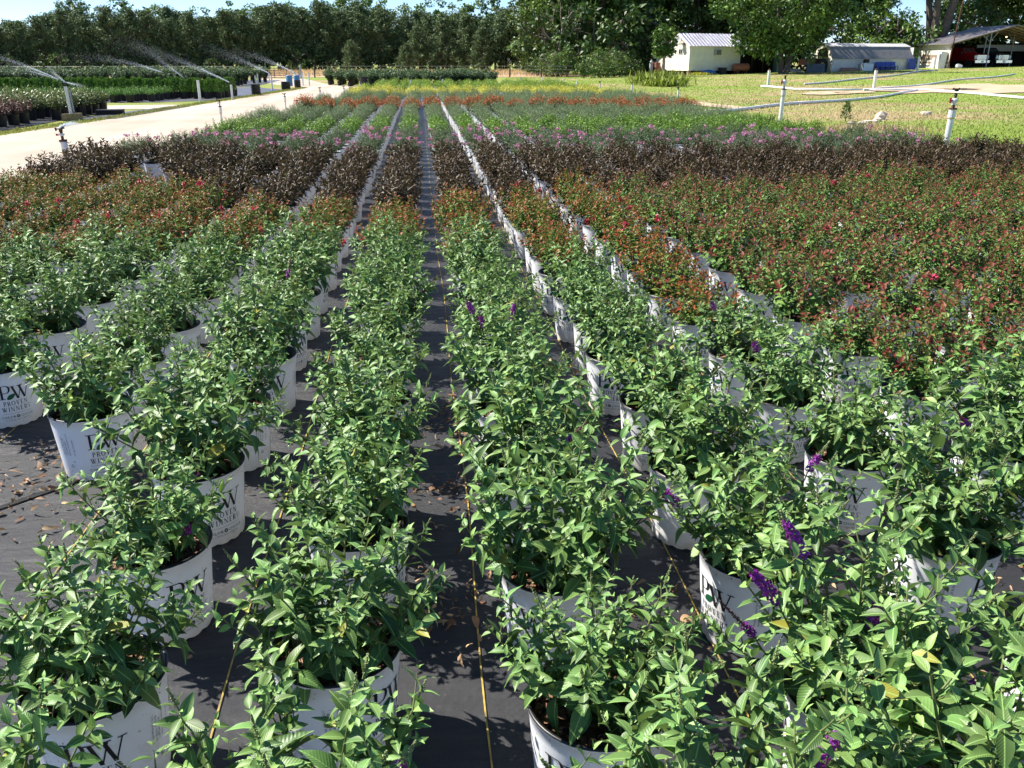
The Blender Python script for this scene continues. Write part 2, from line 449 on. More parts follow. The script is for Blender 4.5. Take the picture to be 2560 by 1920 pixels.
M_fencewood = plain('old_fence_post', (0.12, 0.085, 0.06), (0.06, 0.045, 0.03), 6, 0.9)
M_gate = plain('brown_gate_steel', (0.10, 0.075, 0.055), (0.06, 0.045, 0.035), 6, 0.6)
M_slate = plain('slate_board', (0.10, 0.12, 0.14), (0.06, 0.075, 0.09), 4, 0.7)
def water_mat():
    m, nt, bs, out = nodes('spray_water')
    bs.inputs['Base Color'].default_value = (0.86, 0.92, 0.98, 1)
    bs.inputs['Roughness'].default_value = 0.25
    tr = nt.nodes.new('ShaderNodeBsdfTranslucent'); tr.inputs[0].default_value = (0.9, 0.95, 1, 1)
    tp = nt.nodes.new('ShaderNodeBsdfTransparent')
    m1 = nt.nodes.new('ShaderNodeMixShader'); m1.inputs[0].default_value = 0.5
    m2 = nt.nodes.new('ShaderNodeMixShader'); m2.inputs[0].default_value = 0.55
    nt.links.new(bs.outputs[0], m1.inputs[1]); nt.links.new(tr.outputs[0], m1.inputs[2])
    nt.links.new(tp.outputs[0], m2.inputs[1]); nt.links.new(m1.outputs[0], m2.inputs[2])
    nt.links.new(m2.outputs[0], out.inputs[0])
    return m
M_water = water_mat()
def lamp_mat():
    m, nt, bs, out = nodes('lit_bulb')
    bs.inputs['Base Color'].default_value = (1, 0.8, 0.4, 1)
    bs.inputs['Emission Color'].default_value = (1, 0.62, 0.2, 1)
    bs.inputs['Emission Strength'].default_value = 3.0
    return m
M_bulb = lamp_mat()
# ------------------------------------------------------------------ leaf and shrub geometry
def unit(a): return a / np.maximum(np.linalg.norm(a, axis=-1, keepdims=True), 1e-9)

def template(ts, ws, droop=0.25, fold=0.30, wave=0.0, seed=0):
    """a leaf of length 1 along +Y and width 1 (scaled later): spine, two edges; returns verts, tris, uv"""
    r = np.random.default_rng(seed)
    V, U, F = [(0, 0, 0)], [(0.5, 0)], []
    rows = []
    for t, w in zip(ts, ws):
        z = -droop * t * t
        b = len(V)
        e1, e2 = r.uniform(-wave, wave, 2)
        V += [(-w / 2, t - 0.02, z + fold * w * 0.5 + e1), (0, t, z), (w / 2, t - 0.02, z + fold * w * 0.5 + e2)]
        U += [(0.5 - w / 2, t), (0.5, t), (0.5 + w / 2, t)]
        rows.append(b)
    b0 = rows[0]
    F += [(0, b0 + 1, b0), (0, b0 + 2, b0 + 1)]
    for a, b in zip(rows[:-1], rows[1:]):
        F += [(a, a + 1, b), (a + 1, b + 1, b), (a + 1, a + 2, b + 1), (a + 2, b + 2, b + 1)]
    e = len(V)
    V.append((0, 1, -droop)); U.append((0.5, 1))
    a = rows[-1]
    F += [(a, a + 1, e), (a + 1, a + 2, e)]
    return np.array(V, float), np.array(F, int), np.array(U, float)

T_near = [template((0.08, 0.20, 0.34, 0.50, 0.66, 0.80, 0.92), (0.36, 0.76, 0.98, 1.0, 0.80, 0.52, 0.22), d, f, 0.012, i) for i, (d, f) in enumerate([(0.26, 0.20), (0.48, 0.26), (0.10, 0.14), (0.70, 0.18), (-0.12, 0.28), (0.36, 0.40)])]
T_mid = template((0.20, 0.48, 0.78), (0.78, 1.0, 0.50), 0.22, 0.28)
T_far = template((0.45,), (1.0,), 0.18, 0.25)

def tri_mesh(name, V, F, mats, age=None, uv=None, mi=None, smooth=True):
    me = bpy.data.meshes.new(name)
    n, k = len(V), len(F)
    me.vertices.add(n)
    me.vertices.foreach_set('co', np.ascontiguousarray(V, dtype=np.float32).ravel())
    me.loops.add(3 * k)
    me.loops.foreach_set('vertex_index', np.ascontiguousarray(F, dtype=np.int32).ravel())
    me.polygons.add(k)
    me.polygons.foreach_set('loop_start', np.arange(0, 3 * k, 3, dtype=np.int32))
    if not isinstance(mats, (list, tuple)): mats = [mats]
    for m in mats: me.materials.append(m)
    if mi is not None: me.polygons.foreach_set('material_index', np.asarray(mi, dtype=np.int32))
    if smooth: me.polygons.foreach_set('use_smooth', np.ones(k, dtype=bool))
    me.update(calc_edges=True)
    if age is not None:
        a = me.attributes.new('age', 'FLOAT', 'POINT')
        a.data.foreach_set('value', np.asarray(age, dtype=np.float32))
    if uv is not None:
        l = me.uv_layers.new(name='UVMap')
        l.data.foreach_set('uv', np.asarray(uv, dtype=np.float32)[F.ravel()].ravel())
    me.validate()
    return me

def batch(P, D, N, L, W, age, T):
    """many leaves in one go: positions, directions, normals, lengths, widths"""
    V, F, U = T
    P, D, N = np.asarray(P, float), unit(np.asarray(D, float)), np.asarray(N, float)
    L, W = np.asarray(L, float), np.asarray(W, float)
    X = unit(np.cross(D, N))
    Z = np.cross(X, D)
    n, k = len(P), len(V)
    out = (P[:, None, :] + X[:, None, :] * (V[None, :, 0] * W[:, None])[..., None]
           + D[:, None, :] * (V[None, :, 1] * L[:, None])[..., None]
           + Z[:, None, :] * (V[None, :, 2] * L[:, None])[..., None])
    FF = (F[None] + (np.arange(n) * k)[:, None, None]).reshape(-1, 3)
    return out.reshape(-1, 3), FF, np.repeat(np.asarray(age, float), k), np.tile(U, (n, 1))

def join(*parts):
    """parts: (V, F, age) -> one"""
    V, F, A, M, b = [], [], [], [], 0
    for p in parts:
        v, f, a = p[0], p[1], p[2]
        mi = p[3] if len(p) > 3 else 0
        if len(v) == 0: continue
        V.append(v); F.append(f + b); A.append(a); M.append(np.full(len(f), mi)); b += len(v)
    return np.concatenate(V), np.concatenate(F), np.concatenate(A), np.concatenate(M)

def tube_tris(pts, r0, r1, n=5):
    pts = np.asarray(pts, float)
    d = unit(np.gradient(pts, axis=0))
    ref = np.array([0.31, 0.17, 0.0]); ref = ref / np.linalg.norm(ref)
    a = unit(np.cross(d, ref[None])); b = np.cross(d, a)
    rr = np.linspace(r0, r1, len(pts))
    t = np.arange(n) * 2 * math.pi / n
    V = pts[:, None] + (a[:, None] * np.cos(t)[None, :, None] + b[:, None] * np.sin(t)[None, :, None]) * rr[:, None, None]
    F = []
    for i in range(len(pts) - 1):
        for k in range(n):
            k2 = (k + 1) % n
            F += [(i * n + k, i * n + k2, (i + 1) * n + k2), (i * n + k, (i + 1) * n + k2, (i + 1) * n + k)]
    return V.reshape(-1, 3), np.array(F, int)

def shrub(seed, n_stems, tilt, length, leaf, ratio, gap, side=0.5, bend=0.4, start=0.15, droop=0.2, base_r=0.035, z0=0.235,
          taper=0.45, side_len=0.07, pair=True, tight=1.0):
    """stems rising from the soil with opposite leaves and short side shoots"""
    r = np.random.default_rng(seed)
    stems, P, D, N, L, A, tips = [], [], [], [], [], [], []
    def grow(p0, az, th0, ln, lf, gp, first, depth, rad):
        steps = 9
        pts = [np.array(p0, float)]
        dirs = []
        th, a = th0, az
        for i in range(steps):
            s = (i + 0.5) / steps
            t = th * (1 - bend * s)
            a += r.normal(0, 0.06)
            d = np.array([math.sin(t) * math.cos(a), math.sin(t) * math.sin(a), math.cos(t)])
            dirs.append(d)
            pts.append(pts[-1] + d * ln / steps)
        stems.append((np.array(pts), rad, rad * 0.45, depth))
        nn = max(2, int(ln * (1 - first) / gp))
        phi = r.uniform(0, 6.28)
        for k in range(nn + 1):
            s = first + (1 - first) * (k / nn) ** 0.9
            f = s * steps
            i = min(int(f), steps - 1)
            p = pts[i] + (pts[i + 1] - pts[i]) * (f - i)
            d = dirs[i]
            ax = np.cross(d, [0.3, 0.2, 0.9]); ax /= np.linalg.norm(ax)
            bx = np.cross(d, ax)
            phi += 1.571 if pair else 2.4
            prof = (0.62 + 0.38 * math.sin(min(1, s / 0.55) * math.pi / 2)) if s < 0.55 else 1 - (s - 0.55) / 0.45 * (1 - taper)
            for q in ((0, math.pi) if pair else (0,)):
                al = R(78 - 40 * s ** 1.6) + r.normal(0, 0.20)
                ph = phi + q + r.normal(0, 0.2)
                rd = ax * math.cos(ph) + bx * math.sin(ph)
                ld = d * math.cos(al) + rd * math.sin(al)
                ld = ld + np.array([0, 0, -droop * r.uniform(0.2, 1.3) * (1 - 0.7 * s)])
                nv = d + r.normal(0, 0.22, 3) + np.array([0, 0, 0.35])
                ll = lf * prof * r.uniform(0.78, 1.15)
                if ll < 0.008: continue
                P.append(p + rd * rad * 0.6); D.append(ld); N.append(nv); L.append(ll)
                A.append(min(1, max(0, s * 0.75 + (0.25 if s > 0.85 else 0) - 0.05 + 0.25 * depth * 0.5 + r.normal(0, 0.08))))
                if depth == 0 and 0.25 < s < 0.92 and r.uniform() < side:
                    saz = math.atan2(rd[1], rd[0]) + r.normal(0, 0.25)
                    sth = min(1.35, math.acos(max(-1, min(1, d[2]))) * 0.5 + 0.55)
                    grow(p, saz, sth, side_len * r.uniform(0.6, 1.5) * (1.15 - 0.5 * s), lf * 0.60, gp * 0.62, 0.35, 1, rad * 0.55)
        e = dirs[-1]
        tips.append((pts[-1], e, depth))
    for i in range(n_stems):
        f = math.sqrt((i + 0.4) / n_stems)
        az = i * 2.39996 + r.normal(0, 0.25)
        th = R(tilt) * f * r.uniform(0.85, 1.1) + r.normal(0, 0.04)
        ln = length * (1 - 0.22 * f * f) * r.uniform(0.78, 1.12)
        br = base_r * f
        grow((br * math.cos(az), br * math.sin(az), z0), az, th, ln, leaf, gap, start, 0, 0.0034 * (leaf / 0.06) ** 0.3)
    return stems, dict(P=np.array(P), D=np.array(D), N=np.array(N), L=np.array(L), W=np.array(L) * ratio, A=np.array(A)), tips

def stems_geo(stems, n=4, skip=0.0):
    parts = []
    for pts, r0, r1, _d in stems:
        v, f = tube_tris(pts[::2] if len(pts) > 5 else pts, r0, r1, n)
        parts.append((v, f, np.zeros(len(v))))
    return parts

def knobs(P, size, age, mi=0):
    """small octahedra"""
    O = np.array([(1, 0, 0), (-1, 0, 0), (0, 1, 0), (0, -1, 0), (0, 0, 1), (0, 0, -1)], float)
    F = np.array([(0, 2, 4), (2, 1, 4), (1, 3, 4), (3, 0, 4), (2, 0, 5), (1, 2, 5), (3, 1, 5), (0, 3, 5)])
    P = np.asarray(P, float); size = np.asarray(size, float)
    V = (P[:, None] + O[None] * size[:, None, None]).reshape(-1, 3)
    FF = (F[None] + (np.arange(len(P)) * 6)[:, None, None]).reshape(-1, 3)
    return V, FF, np.repeat(np.asarray(age, float), 6), mi

def spike_mesh(name, seed, length, rad, bloom=(0.0, 0.7), kind='bloom'):
    """a flower spike along +Z: open florets on part of it, tight buds above, all round a thin axis"""
    r = np.random.default_rng(seed)
    parts = []
    v, f = tube_tris([(0, 0, -0.01), (0, 0, length * 0.5), (0.002, 0, length)], 0.0016, 0.0008, 4)
    parts.append((v, f, np.zeros(len(v)), 1))
    n = int(length / 0.0034)
    z = np.linspace(0.0, 1, n * 3)
    ang = np.arange(n * 3) * 2.4
    prof = rad * np.clip(1.08 - z ** 1.7, 0.16, 1)
    inb = (z >= bloom[0]) & (z < bloom[1]) if kind == 'bloom' else np.zeros(len(z), bool)
    rad_ = prof * r.uniform(0.55, 1.0, len(z)) * np.where(inb, 1.0, 0.62)
    P = np.stack([np.cos(ang) * rad_, np.sin(ang) * rad_, z * length + r.normal(0, 0.0012, len(z))], 1)
    b = ~inb
    if b.any():
        parts.append(knobs(P[b], r.uniform(0.0016, 0.0032, b.sum()) * (rad / 0.010) ** 0.5, r.uniform(0, 1, b.sum()), 1))
    if inb.any():
        Q = P[inb]
        o = unit(np.stack([Q[:, 0], Q[:, 1], np.full(len(Q), 0.004)], 1))
        for k in range(4):
            t = k * math.pi / 2 + r.uniform(0, 1, len(Q))
            a = unit(np.cross(o, [[0.1, 0.2, 1.0]])); c = np.cross(o, a)
            dd = a * np.cos(t)[:, None] + c * np.sin(t)[:, None] + o * 0.35
            parts.append(batch(Q, dd, o, r.uniform(0.0055, 0.0085, len(Q)), r.uniform(0.0045, 0.0065, len(Q)), r.uniform(0, 1, len(Q)), T_far)[:3] + (0,))
    V, F, A, MI = join(*parts)
    return V, F, A, MI

def spike(name, seed, length, rad, bloom=(0, 0.7), kind='bloom', m0=None, m1=None):
    V, F, A, MI = spike_mesh(name, seed, length, rad, bloom, kind)
    return tri_mesh(name, V, F, [m0 or M_petal, m1 or M_bud_green], A, None, MI, False)

# ------------------------------------------------------------------ lettering for the pots (own serif strokes)
class Glyphs:
    def __init__(s): s.v, s.f, s.m = [], [], []
    def poly(s, pts, mi=0):
        b = len(s.v); s.v += pts; s.f.append(tuple(range(b, b + len(pts)))); s.m.append(mi)
    def rect(s, x0, x1, y0, y1, mi=0, n=1):
        for i in range(n):
            a, b = x0 + (x1 - x0) * i / n, x0 + (x1 - x0) * (i + 1) / n
            s.poly([(a, y0), (b, y0), (b, y1), (a, y1)], mi)
    def slant(s, xa, ya, xb, yb, w, mi=0):
        s.poly([(xa - w / 2, ya), (xa + w / 2, ya), (xb + w / 2, yb), (xb - w / 2, yb)], mi)
    def ring(s, cx, cy, rx, ry, tx, ty, a0, a1, mi=0, n=14):
        for i in range(n):
            t0, t1 = R(a0 + (a1 - a0) * i / n), R(a0 + (a1 - a0) * (i + 1) / n)
            p = lambda t, k: (cx + (rx - k * tx) * math.cos(t), cy + (ry - k * ty) * math.sin(t))
            s.poly([p(t0, 1), p(t0, 0), p(t1, 0), p(t1, 1)], mi)
    def letter(s, ch, x, y, h, mi=0):
        """returns the advance width"""
        w = {'P': .60, 'R': .68, 'O': .78, 'V': .72, 'E': .60, 'N': .78, 'W': 1.02, 'I': .30, 'S': .52, ' ': .3}[ch] * h
        T, t, sf = .135 * h, .05 * h, .07 * h
        X = x + .05 * h
        if ch in 'PRE': 
            s.rect(X + sf, X + sf + T, y, y + h, mi); s.rect(X, X + 2 * sf + T, y, y + t, mi); s.rect(X, X + sf, y + h - t, y + h, mi)
        if ch in 'PR':
            s.rect(X + sf + T, X + .36 * h, y + h - t, y + h, mi); s.rect(X + sf + T, X + .36 * h, y + .46 * h, y + .46 * h + t, mi)
            s.ring(X + .34 * h, y + .73 * h, .20 * h, .27 * h, T, t, -90, 90, mi, 8)
        if ch == 'R': s.slant(X + .30 * h, y + .48 * h, X + .56 * h, y, T, mi); s.rect(X + .48 * h, X + .66 * h, y, y + t, mi)
        if ch == 'E':
            for yy, l in ((0, .50), (.47, .40), (1 - .05, .48)): s.rect(X + sf + T, X + l * h, y + yy * h, y + yy * h + t, mi)
            s.rect(X + .46 * h, X + .50 * h, y, y + .2 * h, mi); s.rect(X + .44 * h, X + .48 * h, y + .8 * h, y + h, mi)
        if ch == 'O': s.ring(x + w / 2, y + h / 2, .37 * h, .51 * h, T, t, 0, 360, mi, 18)
        if ch == 'I': s.rect(X + sf, X + sf + T, y, y + h, mi); s.rect(X, X + 2 * sf + T, y, y + t, mi); s.rect(X, X + 2 * sf + T, y + h - t, y + h, mi)
        if ch == 'V':
            s.slant(x + .16 * h, y + h, x + .38 * h, y, T, mi); s.slant(x + .60 * h, y + h, x + .38 * h, y, t * 1.2, mi)
            s.rect(x + .02 * h, x + .30 * h, y + h - t, y + h, mi); s.rect(x + .48 * h, x + .72 * h, y + h - t, y + h, mi)
        if ch == 'N':
            s.rect(X + sf, X + sf + t, y, y + h, mi); s.rect(X + .60 * h, X + .60 * h + t, y, y + h, mi)
            s.slant(X + .10 * h, y + h, X + .60 * h, y, T, mi)
            s.rect(X, X + .2 * h, y, y + t, mi); s.rect(X - .02 * h, X + .12 * h, y + h - t, y + h, mi); s.rect(X + .50 * h, X + .72 * h, y + h - t, y + h, mi)
        if ch == 'W':
            s.slant(x + .14 * h, y + h, x + .34 * h, y, T, mi); s.slant(x + .54 * h, y + h, x + .34 * h, y, t * 1.2, mi)
            s.slant(x + .46 * h, y + h, x + .68 * h, y, T, mi); s.slant(x + .90 * h, y + h, x + .68 * h, y, t * 1.2, mi)
            s.rect(x, x + .28 * h, y + h - t, y + h, mi); s.rect(x + .36 * h, x + .62 * h, y + h - t, y + h, mi); s.rect(x + .80 * h, x + 1.02 * h, y + h - t, y + h, mi)
        if ch == 'S':
            cx = x + w / 2
            s.ring(cx, y + .745 * h, .19 * h, .255 * h, T * .75, t, 30, 270, mi, 10); s.ring(cx, y + .25 * h, .20 * h, .25 * h, T * .75, t, -150, 90, mi, 10)
        return w
    def word(s, text, cx, y, h, width, mi=0):
        adv = {'P': .60, 'R': .68, 'O': .78, 'V': .72, 'E': .60, 'N': .78, 'W': 1.02, 'I': .30, 'S': .52}
        nat = sum(adv[c] for c in text) * h
        gap = (width - nat) / max(1, len(text) - 1)
        x = cx - width / 2
        for c in text: x += s.letter(c, x, y, h, mi) + gap

def bfont(text, size, x, y, align='CENTER', rot=0.0, xs=1.0):
    """flat sans lettering from Blender's built-in font, as (verts2d, faces)"""
    cu = bpy.data.curves.new('t', 'FONT')
    cu.body = text; cu.size = size; cu.align_x = align; cu.resolution_u = 1
    o = bpy.data.objects.new('t', cu)
    col.objects.link(o)
    me = bpy.data.meshes.new_from_object(o.evaluated_get(bpy.context.evaluated_depsgraph_get()))
    vs_ = []
    for v in me.vertices:
        a, b = v.co.x * xs, v.co.y
        vs_.append((x + a * math.cos(rot) - b * math.sin(rot), y + a * math.sin(rot) + b * math.cos(rot)))
    fs = [tuple(p.vertices) for p in me.polygons]
    bpy.data.objects.remove(o); bpy.data.curves.remove(cu); bpy.data.meshes.remove(me)
    return vs_, fs

POT_H, POT_R0, POT_R1 = 0.245, 0.119, 0.141
def pot_r(z): return POT_R0 + (POT_R1 - POT_R0) * z / POT_H

def wrap_print(g, name, off=0.0012):
    V = []
    for x, z in g.v:
        rr = pot_r(z) + off
        t = x / 0.131
        V.append((rr * math.cos(t), rr * math.sin(t), z))
    me = bpy.data.meshes.new(name)
    me.from_pydata(V, [], g.f)
    for m in (M_ink, M_inkgreen, M_inkteal): me.materials.append(m)
    me.polygons.foreach_set('material_index', g.m)
    me.update()
    return me

def logo_glyphs(part):
    g = Glyphs()
    detail = part == 'fine'
    if part == 'logo':
        # P and W, the leaf between them
        h = 0.060
        x0, y0 = -0.061, 0.128
        g.rect(x0 + .012, x0 + .020, y0, y0 + h); g.rect(x0 + .004, x0 + .028, y0, y0 + .0028); g.rect(x0 + .004, x0 + .012, y0 + h - .0028, y0 + h)
        g.rect(x0 + .020, x0 + .034, y0 + h - .0026, y0 + h, n=2); g.rect(x0 + .020, x0 + .032, y0 + .026, y0 + .0286, n=2)
        g.ring(x0 + .033, y0 + .0435, .0155, .0172, .0072, .0026, -90, 90, 0, 12)
        wx = x0 + .050
        g.slant(wx + .006, y0 + h - .006, wx + .024, y0 - .004, .0085); g.slant(wx + .040, y0 + h - .006, wx + .024, y0 - .004, .0032)
        g.slant(wx + .032, y0 + h - .006, wx + .050, y0 - .004, .0085); g.slant(wx + .067, y0 + h - .006, wx + .050, y0 - .004, .0032)
        for a, b in ((-.004, .016), (.024, .046), (.058, .076)): g.rect(wx + a, wx + b, y0 + h - .0085, y0 + h - .006, n=2)
        L, n = 0.040, 9
        ca, sa = math.cos(R(34)), math.sin(R(34))
        for i in range(n):
            t0, t1 = i / n, (i + 1) / n
            wd = lambda t: 0.0105 * math.sin(math.pi * t) ** 0.75 * (1.1 - .35 * t)
            q = []
            for a, b in ((t0, -1), (t1, -1), (t1, 1), (t0, 1)):
                px_, py_ = a * L, wd(min(max(a, 1e-4), .9999)) * b
                q.append((x0 + .032 + px_ * ca - py_ * sa, y0 - .002 + px_ * sa + py_ * ca))
            g.poly(q, 1)
    if part == 'word':
        g.word('PROVEN', 0.0, 0.0975, 0.0195, 0.094)
        g.word('WINNERS', 0.0, 0.0715, 0.0195, 0.112)
    if detail:
        g.ring(0.0585, 0.0885, .0018, .0018, .0006, .0006, 0, 360, 0, 8)
        g.rect(-.058, .058, 0.0615, 0.0624, n=8)
        for text, size, x, y, al, mi in (('COLOR', .0165, -.0085, .0405, 'RIGHT', 0), ('CHOICE', .0150, .0095, .0410, 'LEFT', 2)):
            v, f = bfont(text, size, x, y, al)
            b = len(g.v); g.v += v; g.f += [tuple(i + b for i in q) for q in f]; g.m += [mi] * len(f)
        for k in range(6):     # the flower mark
            t = k * math.pi / 3 + .5
            g.ring(.0008 + .0048 * math.cos(t), .0465 + .0048 * math.sin(t), .0027, .0027, .0026, .0026, 0, 360, 0, 6)
        v, f = bfont('F L O W E R I N G   S H R U B S', .0078, 0, .0295, 'CENTER', 0, .95)
        b = len(g.v); g.v += v; g.f += [tuple(i + b for i in q) for q in f]; g.m += [0] * len(f)
        lines = ('Proven Winners, LLC', 'Sycamore, IL 60178', '1-877-865-5818', 'www.provenwinners.com', '', '3.00 gal. 11.36 liter')
        for k, tx in enumerate(lines):
            if not tx: continue
            v, f = bfont(tx, .0085, .122 + .0098 * k, .105, 'LEFT', math.pi / 2)
            b = len(g.v); g.v += v; g.f += [tuple(i + b for i in q) for q in f]; g.m += [0] * len(f)
        for k in range(3):     # recycling triangle
            t = math.pi / 2 + k * 2 * math.pi / 3
            a = (.146 + .010 * math.cos(t), .062 + .010 * math.sin(t)); t2 = t + 2 * math.pi / 3
            c = (.146 + .010 * math.cos(t2), .062 + .010 * math.sin(t2))
            dx, dy = c[0] - a[0], c[1] - a[1]
            nx, ny = -dy * .09, dx * .09
            p = lambda u: (a[0] + dx * u, a[1] + dy * u)
            p1, p2 = p(.12), p(.80)
            g.poly([p1, p2, (p2[0] + nx, p2[1] + ny), (p1[0] + nx, p1[1] + ny)])
    return g

ME_logo, ME_word, ME_fine = (wrap_print(logo_glyphs(q), n_) for q, n_ in (('logo', 'printed_logo'), ('word', 'printed_wordmark'), ('fine', 'fine_print')))

def pot_mesh(detail, m0, m1):
    b = MB()
    n = 48 if detail else 16
    prof = [(pot_r(z), z) for z in ((0.0, 0.012, 0.20, 0.204, 0.236) if detail else (0.0, 0.236))]
    prof += [(POT_R1 + .0025, .238), (POT_R1 + .0035, .2425)] if detail else [(POT_R1 + .003, .246)]
    b.lathe(prof, n, 0)
    if detail:
        for k in range(n):     # drainage scallops along the bottom edge
            if k % 3 == 1:
                x, y, z = b.v[k]
                b.v[k] = (x, y, 0.005)
    b.lathe([(POT_R1 + .0035, .2425), (POT_R1 + .002, .2465), (POT_R1 - .0045, .2460), (pot_r(.19) - .0045, .19)] if detail else [(POT_R1 + .003, .246), (pot_r(.19) - .005, .2)], n, 1)
    return b.mesh('pot', [m0, m1], True)
ME_pot = pot_mesh(True, M_pot, M_potblack)
ME_pot_far = pot_mesh(False, M_pot, M_potblack)
ME_blackpot = pot_mesh(False, M_potblack, M_potblack)

def soil_mesh(seed):
    r = np.random.default_rng(seed)
    b = MB()
    n = 20
    prof = [(0.004, .208), (.04, .212), (.08, .208), (.118, .202), (.1325, .194)]
    b.lathe(prof, n, 0)
    b.v = [(x, y, z + r.normal(0, .004)) for x, y, z in b.v]
    me = b.mesh('soil', M_soil, True)
    return me
ME_soil = [soil_mesh(i) for i in range(3)]
def chips_mesh(seed, n, rad, z):
    r = np.random.default_rng(seed)
    a, q = r.uniform(0, 6.283, n), rad * np.sqrt(r.uniform(0, 1, n))
    P = np.stack([q * np.cos(a), q * np.sin(a), z + r.uniform(0, .008, n)], 1)
    D = np.stack([r.normal(0, 1, n), r.normal(0, 1, n), r.normal(0, .25, n)], 1)
    N = np.stack([r.normal(0, .3, n), r.normal(0, .3, n), np.ones(n)], 1)
    L = r.uniform(.006, .022, n)
    V, F, A, U = batch(P, D, N, L, L * r.uniform(.3, .7, n), r.uniform(0, 1, n), T_far)
    return tri_mesh('bark_chips', V, F, M_chip, A)
ME_chips = [chips_mesh(50 + i, 300, .126, .209) for i in range(3)]
# ------------------------------------------------------------------ the ground
def th(x, y):
    """height of the ground: flat nursery, a lawn that rolls and climbs gently towards the sheds"""
    if x < 8.6: return 0.0
    k = smooth01(8.6, 13, x)
    h = 1.0 * smooth01(12, 74, x) * smooth01(18, 80, y)
    h += k * (0.035 * math.sin(x * .35 + y * .15) + 0.02 * math.sin(y * .4 - x * .2)) * (1 - .6 * smooth01(50, 90, y))
    return h

def axis(a, b, fine0, fine1, step, coarse):
    r = [a]
    while r[-1] < b:
        r.append(r[-1] + (step if fine0 <= r[-1] < fine1 else coarse))
    return r
xs_ = axis(-320, 320, -40, 90, 1.25, 20)
ys_ = axis(-40, 420, 0, 120, 1.25, 20)
g = MB()
for y in ys_:
    for x in xs_: g.v.append((x, y, th(x, y)))
nx = len(xs_)
for j in range(len(ys_) - 1):
    for i in range(nx - 1):
        a = j * nx + i
        g.f.append((a, a + 1, a + nx + 1, a + nx)); g.m.append(0)
tag(g.build('ground', M_lawn, smooth=True), kind='structure')

def sheet(name, pts, z, m, parent=None):
    b = MB()
    b.add([(x, y, z) for x, y in pts], [tuple(range(len(pts)))])
    o = b.build(name, m, parent)
    if parent is None: tag(o, kind='structure')
    return o

def lerp_table(t, y):
    if y <= t[0][0]: return t[0][1]
    for (a, b), (c, d) in zip(t[:-1], t[1:]):
        if y <= c: return b + (d - b) * (y - a) / (c - a)
    return t[-1][1]
XL = [(0, -4.55), (11, -4.5), (14, -4.0), (20, -3.65), (30, -2.9), (40, -2.45), (48, -2.3), (60, -3.0)]
XR = [(0, 8.3), (11, 8.3), (13.3, 7.5), (15.3, 7.1), (21, 7.1), (28, 7.5), (34, 7.4), (43, 7.3), (60, 7.0)]
road_r = [(x, y) for y, x in [(-6, -4.62)] + XL[1:7]]
sheet('gravel_road', [(-9.3, -6)] + road_r + [(-2.6, 54), (-6.0, 60), (-9.6, 78), (-13.2, 78), (-11.6, 66), (-8.3, 57), (-6.4, 51), (-7.0, 40), (-7.6, 32.5), (-8.0, 26), (-8.6, 19)], 0.005, M_gravel)
sheet('side_track', [(-8.2, 29.6), (-7.75, 32.4), (-30, 30.4), (-30, 27.4)], 0.009, M_gravel)
cloth = sheet('ground_cloth', [(x - .05, y) for y, x in [(-6, -4.55)] + XL] + [(x + .25, y) for y, x in reversed([(-6, 8.3)] + XR)], 0.012, M_cloth)
sheet('roadside_cloth', [(-8.0, 24.6), (-7.62, 31.2), (-8.3, 31.0), (-8.9, 27), (-9.2, 24)], 0.014, M_cloth_far)
sheet('left_bed_cloth', [(-8.95, 17), (-9.3, 29.0), (-24, 28), (-24, 14)], 0.011, M_cloth)
sheet('left_far_cloth', [(-7.6, 36), (-7.2, 49), (-9.3, 53), (-40, 50), (-40, 34.2), (-9.6, 34.2)], 0.010, M_cloth_far)
sheet('hedge_bed_cloth', [(-9.6, 54), (-10.6, 72), (-45, 82), (-45, 55)], 0.010, M_cloth_far)
for k in range(-7, 13):          # yellow guide threads woven into the cloth
    x = 0.10 + 0.613 * k
    b = MB()
    y0, y1, n = (1.0, 26, 60)
    pts = [(x + .006 * math.sin(i * .7 + k) + .01 * math.sin(i * .13 + 2 * k), y0 + (y1 - y0) * (i / n) ** 1.6) for i in range(n + 1)]
    for (a, c), (d, e) in zip(pts[:-1], pts[1:]):
        if x < lerp_table(XL, c) + .1 or x > lerp_table(XR, c) - .1: continue
        b.add([(a - .0022, c, .0165), (a + .0022, c, .0165), (d + .0022, e, .0165), (d - .0022, e, .0165)], [(0, 1, 2, 3)])
    if b.f: b.build('yellow_thread', M_stripe, cloth)
b = MB(); b.add([(-2.3, 2.0, .0175), (-2.27, 2.0, .0175), (-.98, 3.24, .0175), (-1.0, 3.26, .0175)], [(0, 1, 2, 3)])
b.build('seam', M_potblack, cloth)
def lawn_sheet(name, cx, cy, rx, ry, m, lift, rot=0.0):
    """a patch of bare soil that follows the lawn"""
    b = MB(); n, rings = 28, 5
    r = np.random.default_rng(int(cx * 10) + 3)
    wob = [1 + .16 * math.sin(3 * t + r.uniform(0, 6)) + r.normal(0, .07) for t in np.linspace(0, 6.28, n, False)]
    P = []
    for q in range(1, rings + 1):
        for k in range(n):
            t = 2 * math.pi * k / n
            a, c = rx * q / rings * math.cos(t) * wob[k], ry * q / rings * math.sin(t) * wob[k]
            x, y = cx + a * math.cos(rot) - c * math.sin(rot), cy + a * math.sin(rot) + c * math.cos(rot)
            P.append((x, y, th(x, y) + lift))
    F = [tuple(range(n))]
    for q in range(rings - 1):
        for k in range(n):
            k2 = (k + 1) % n
            F.append((q * n + k, q * n + k2, (q + 1) * n + k2, (q + 1) * n + k))
    b.add(P, F)
    return tag(b.build(name, m, smooth=True), kind='structure')
lawn_sheet('bare_soil_patch', 27.5, 44, 7.5, 4.2, M_dirt, .035, R(40))
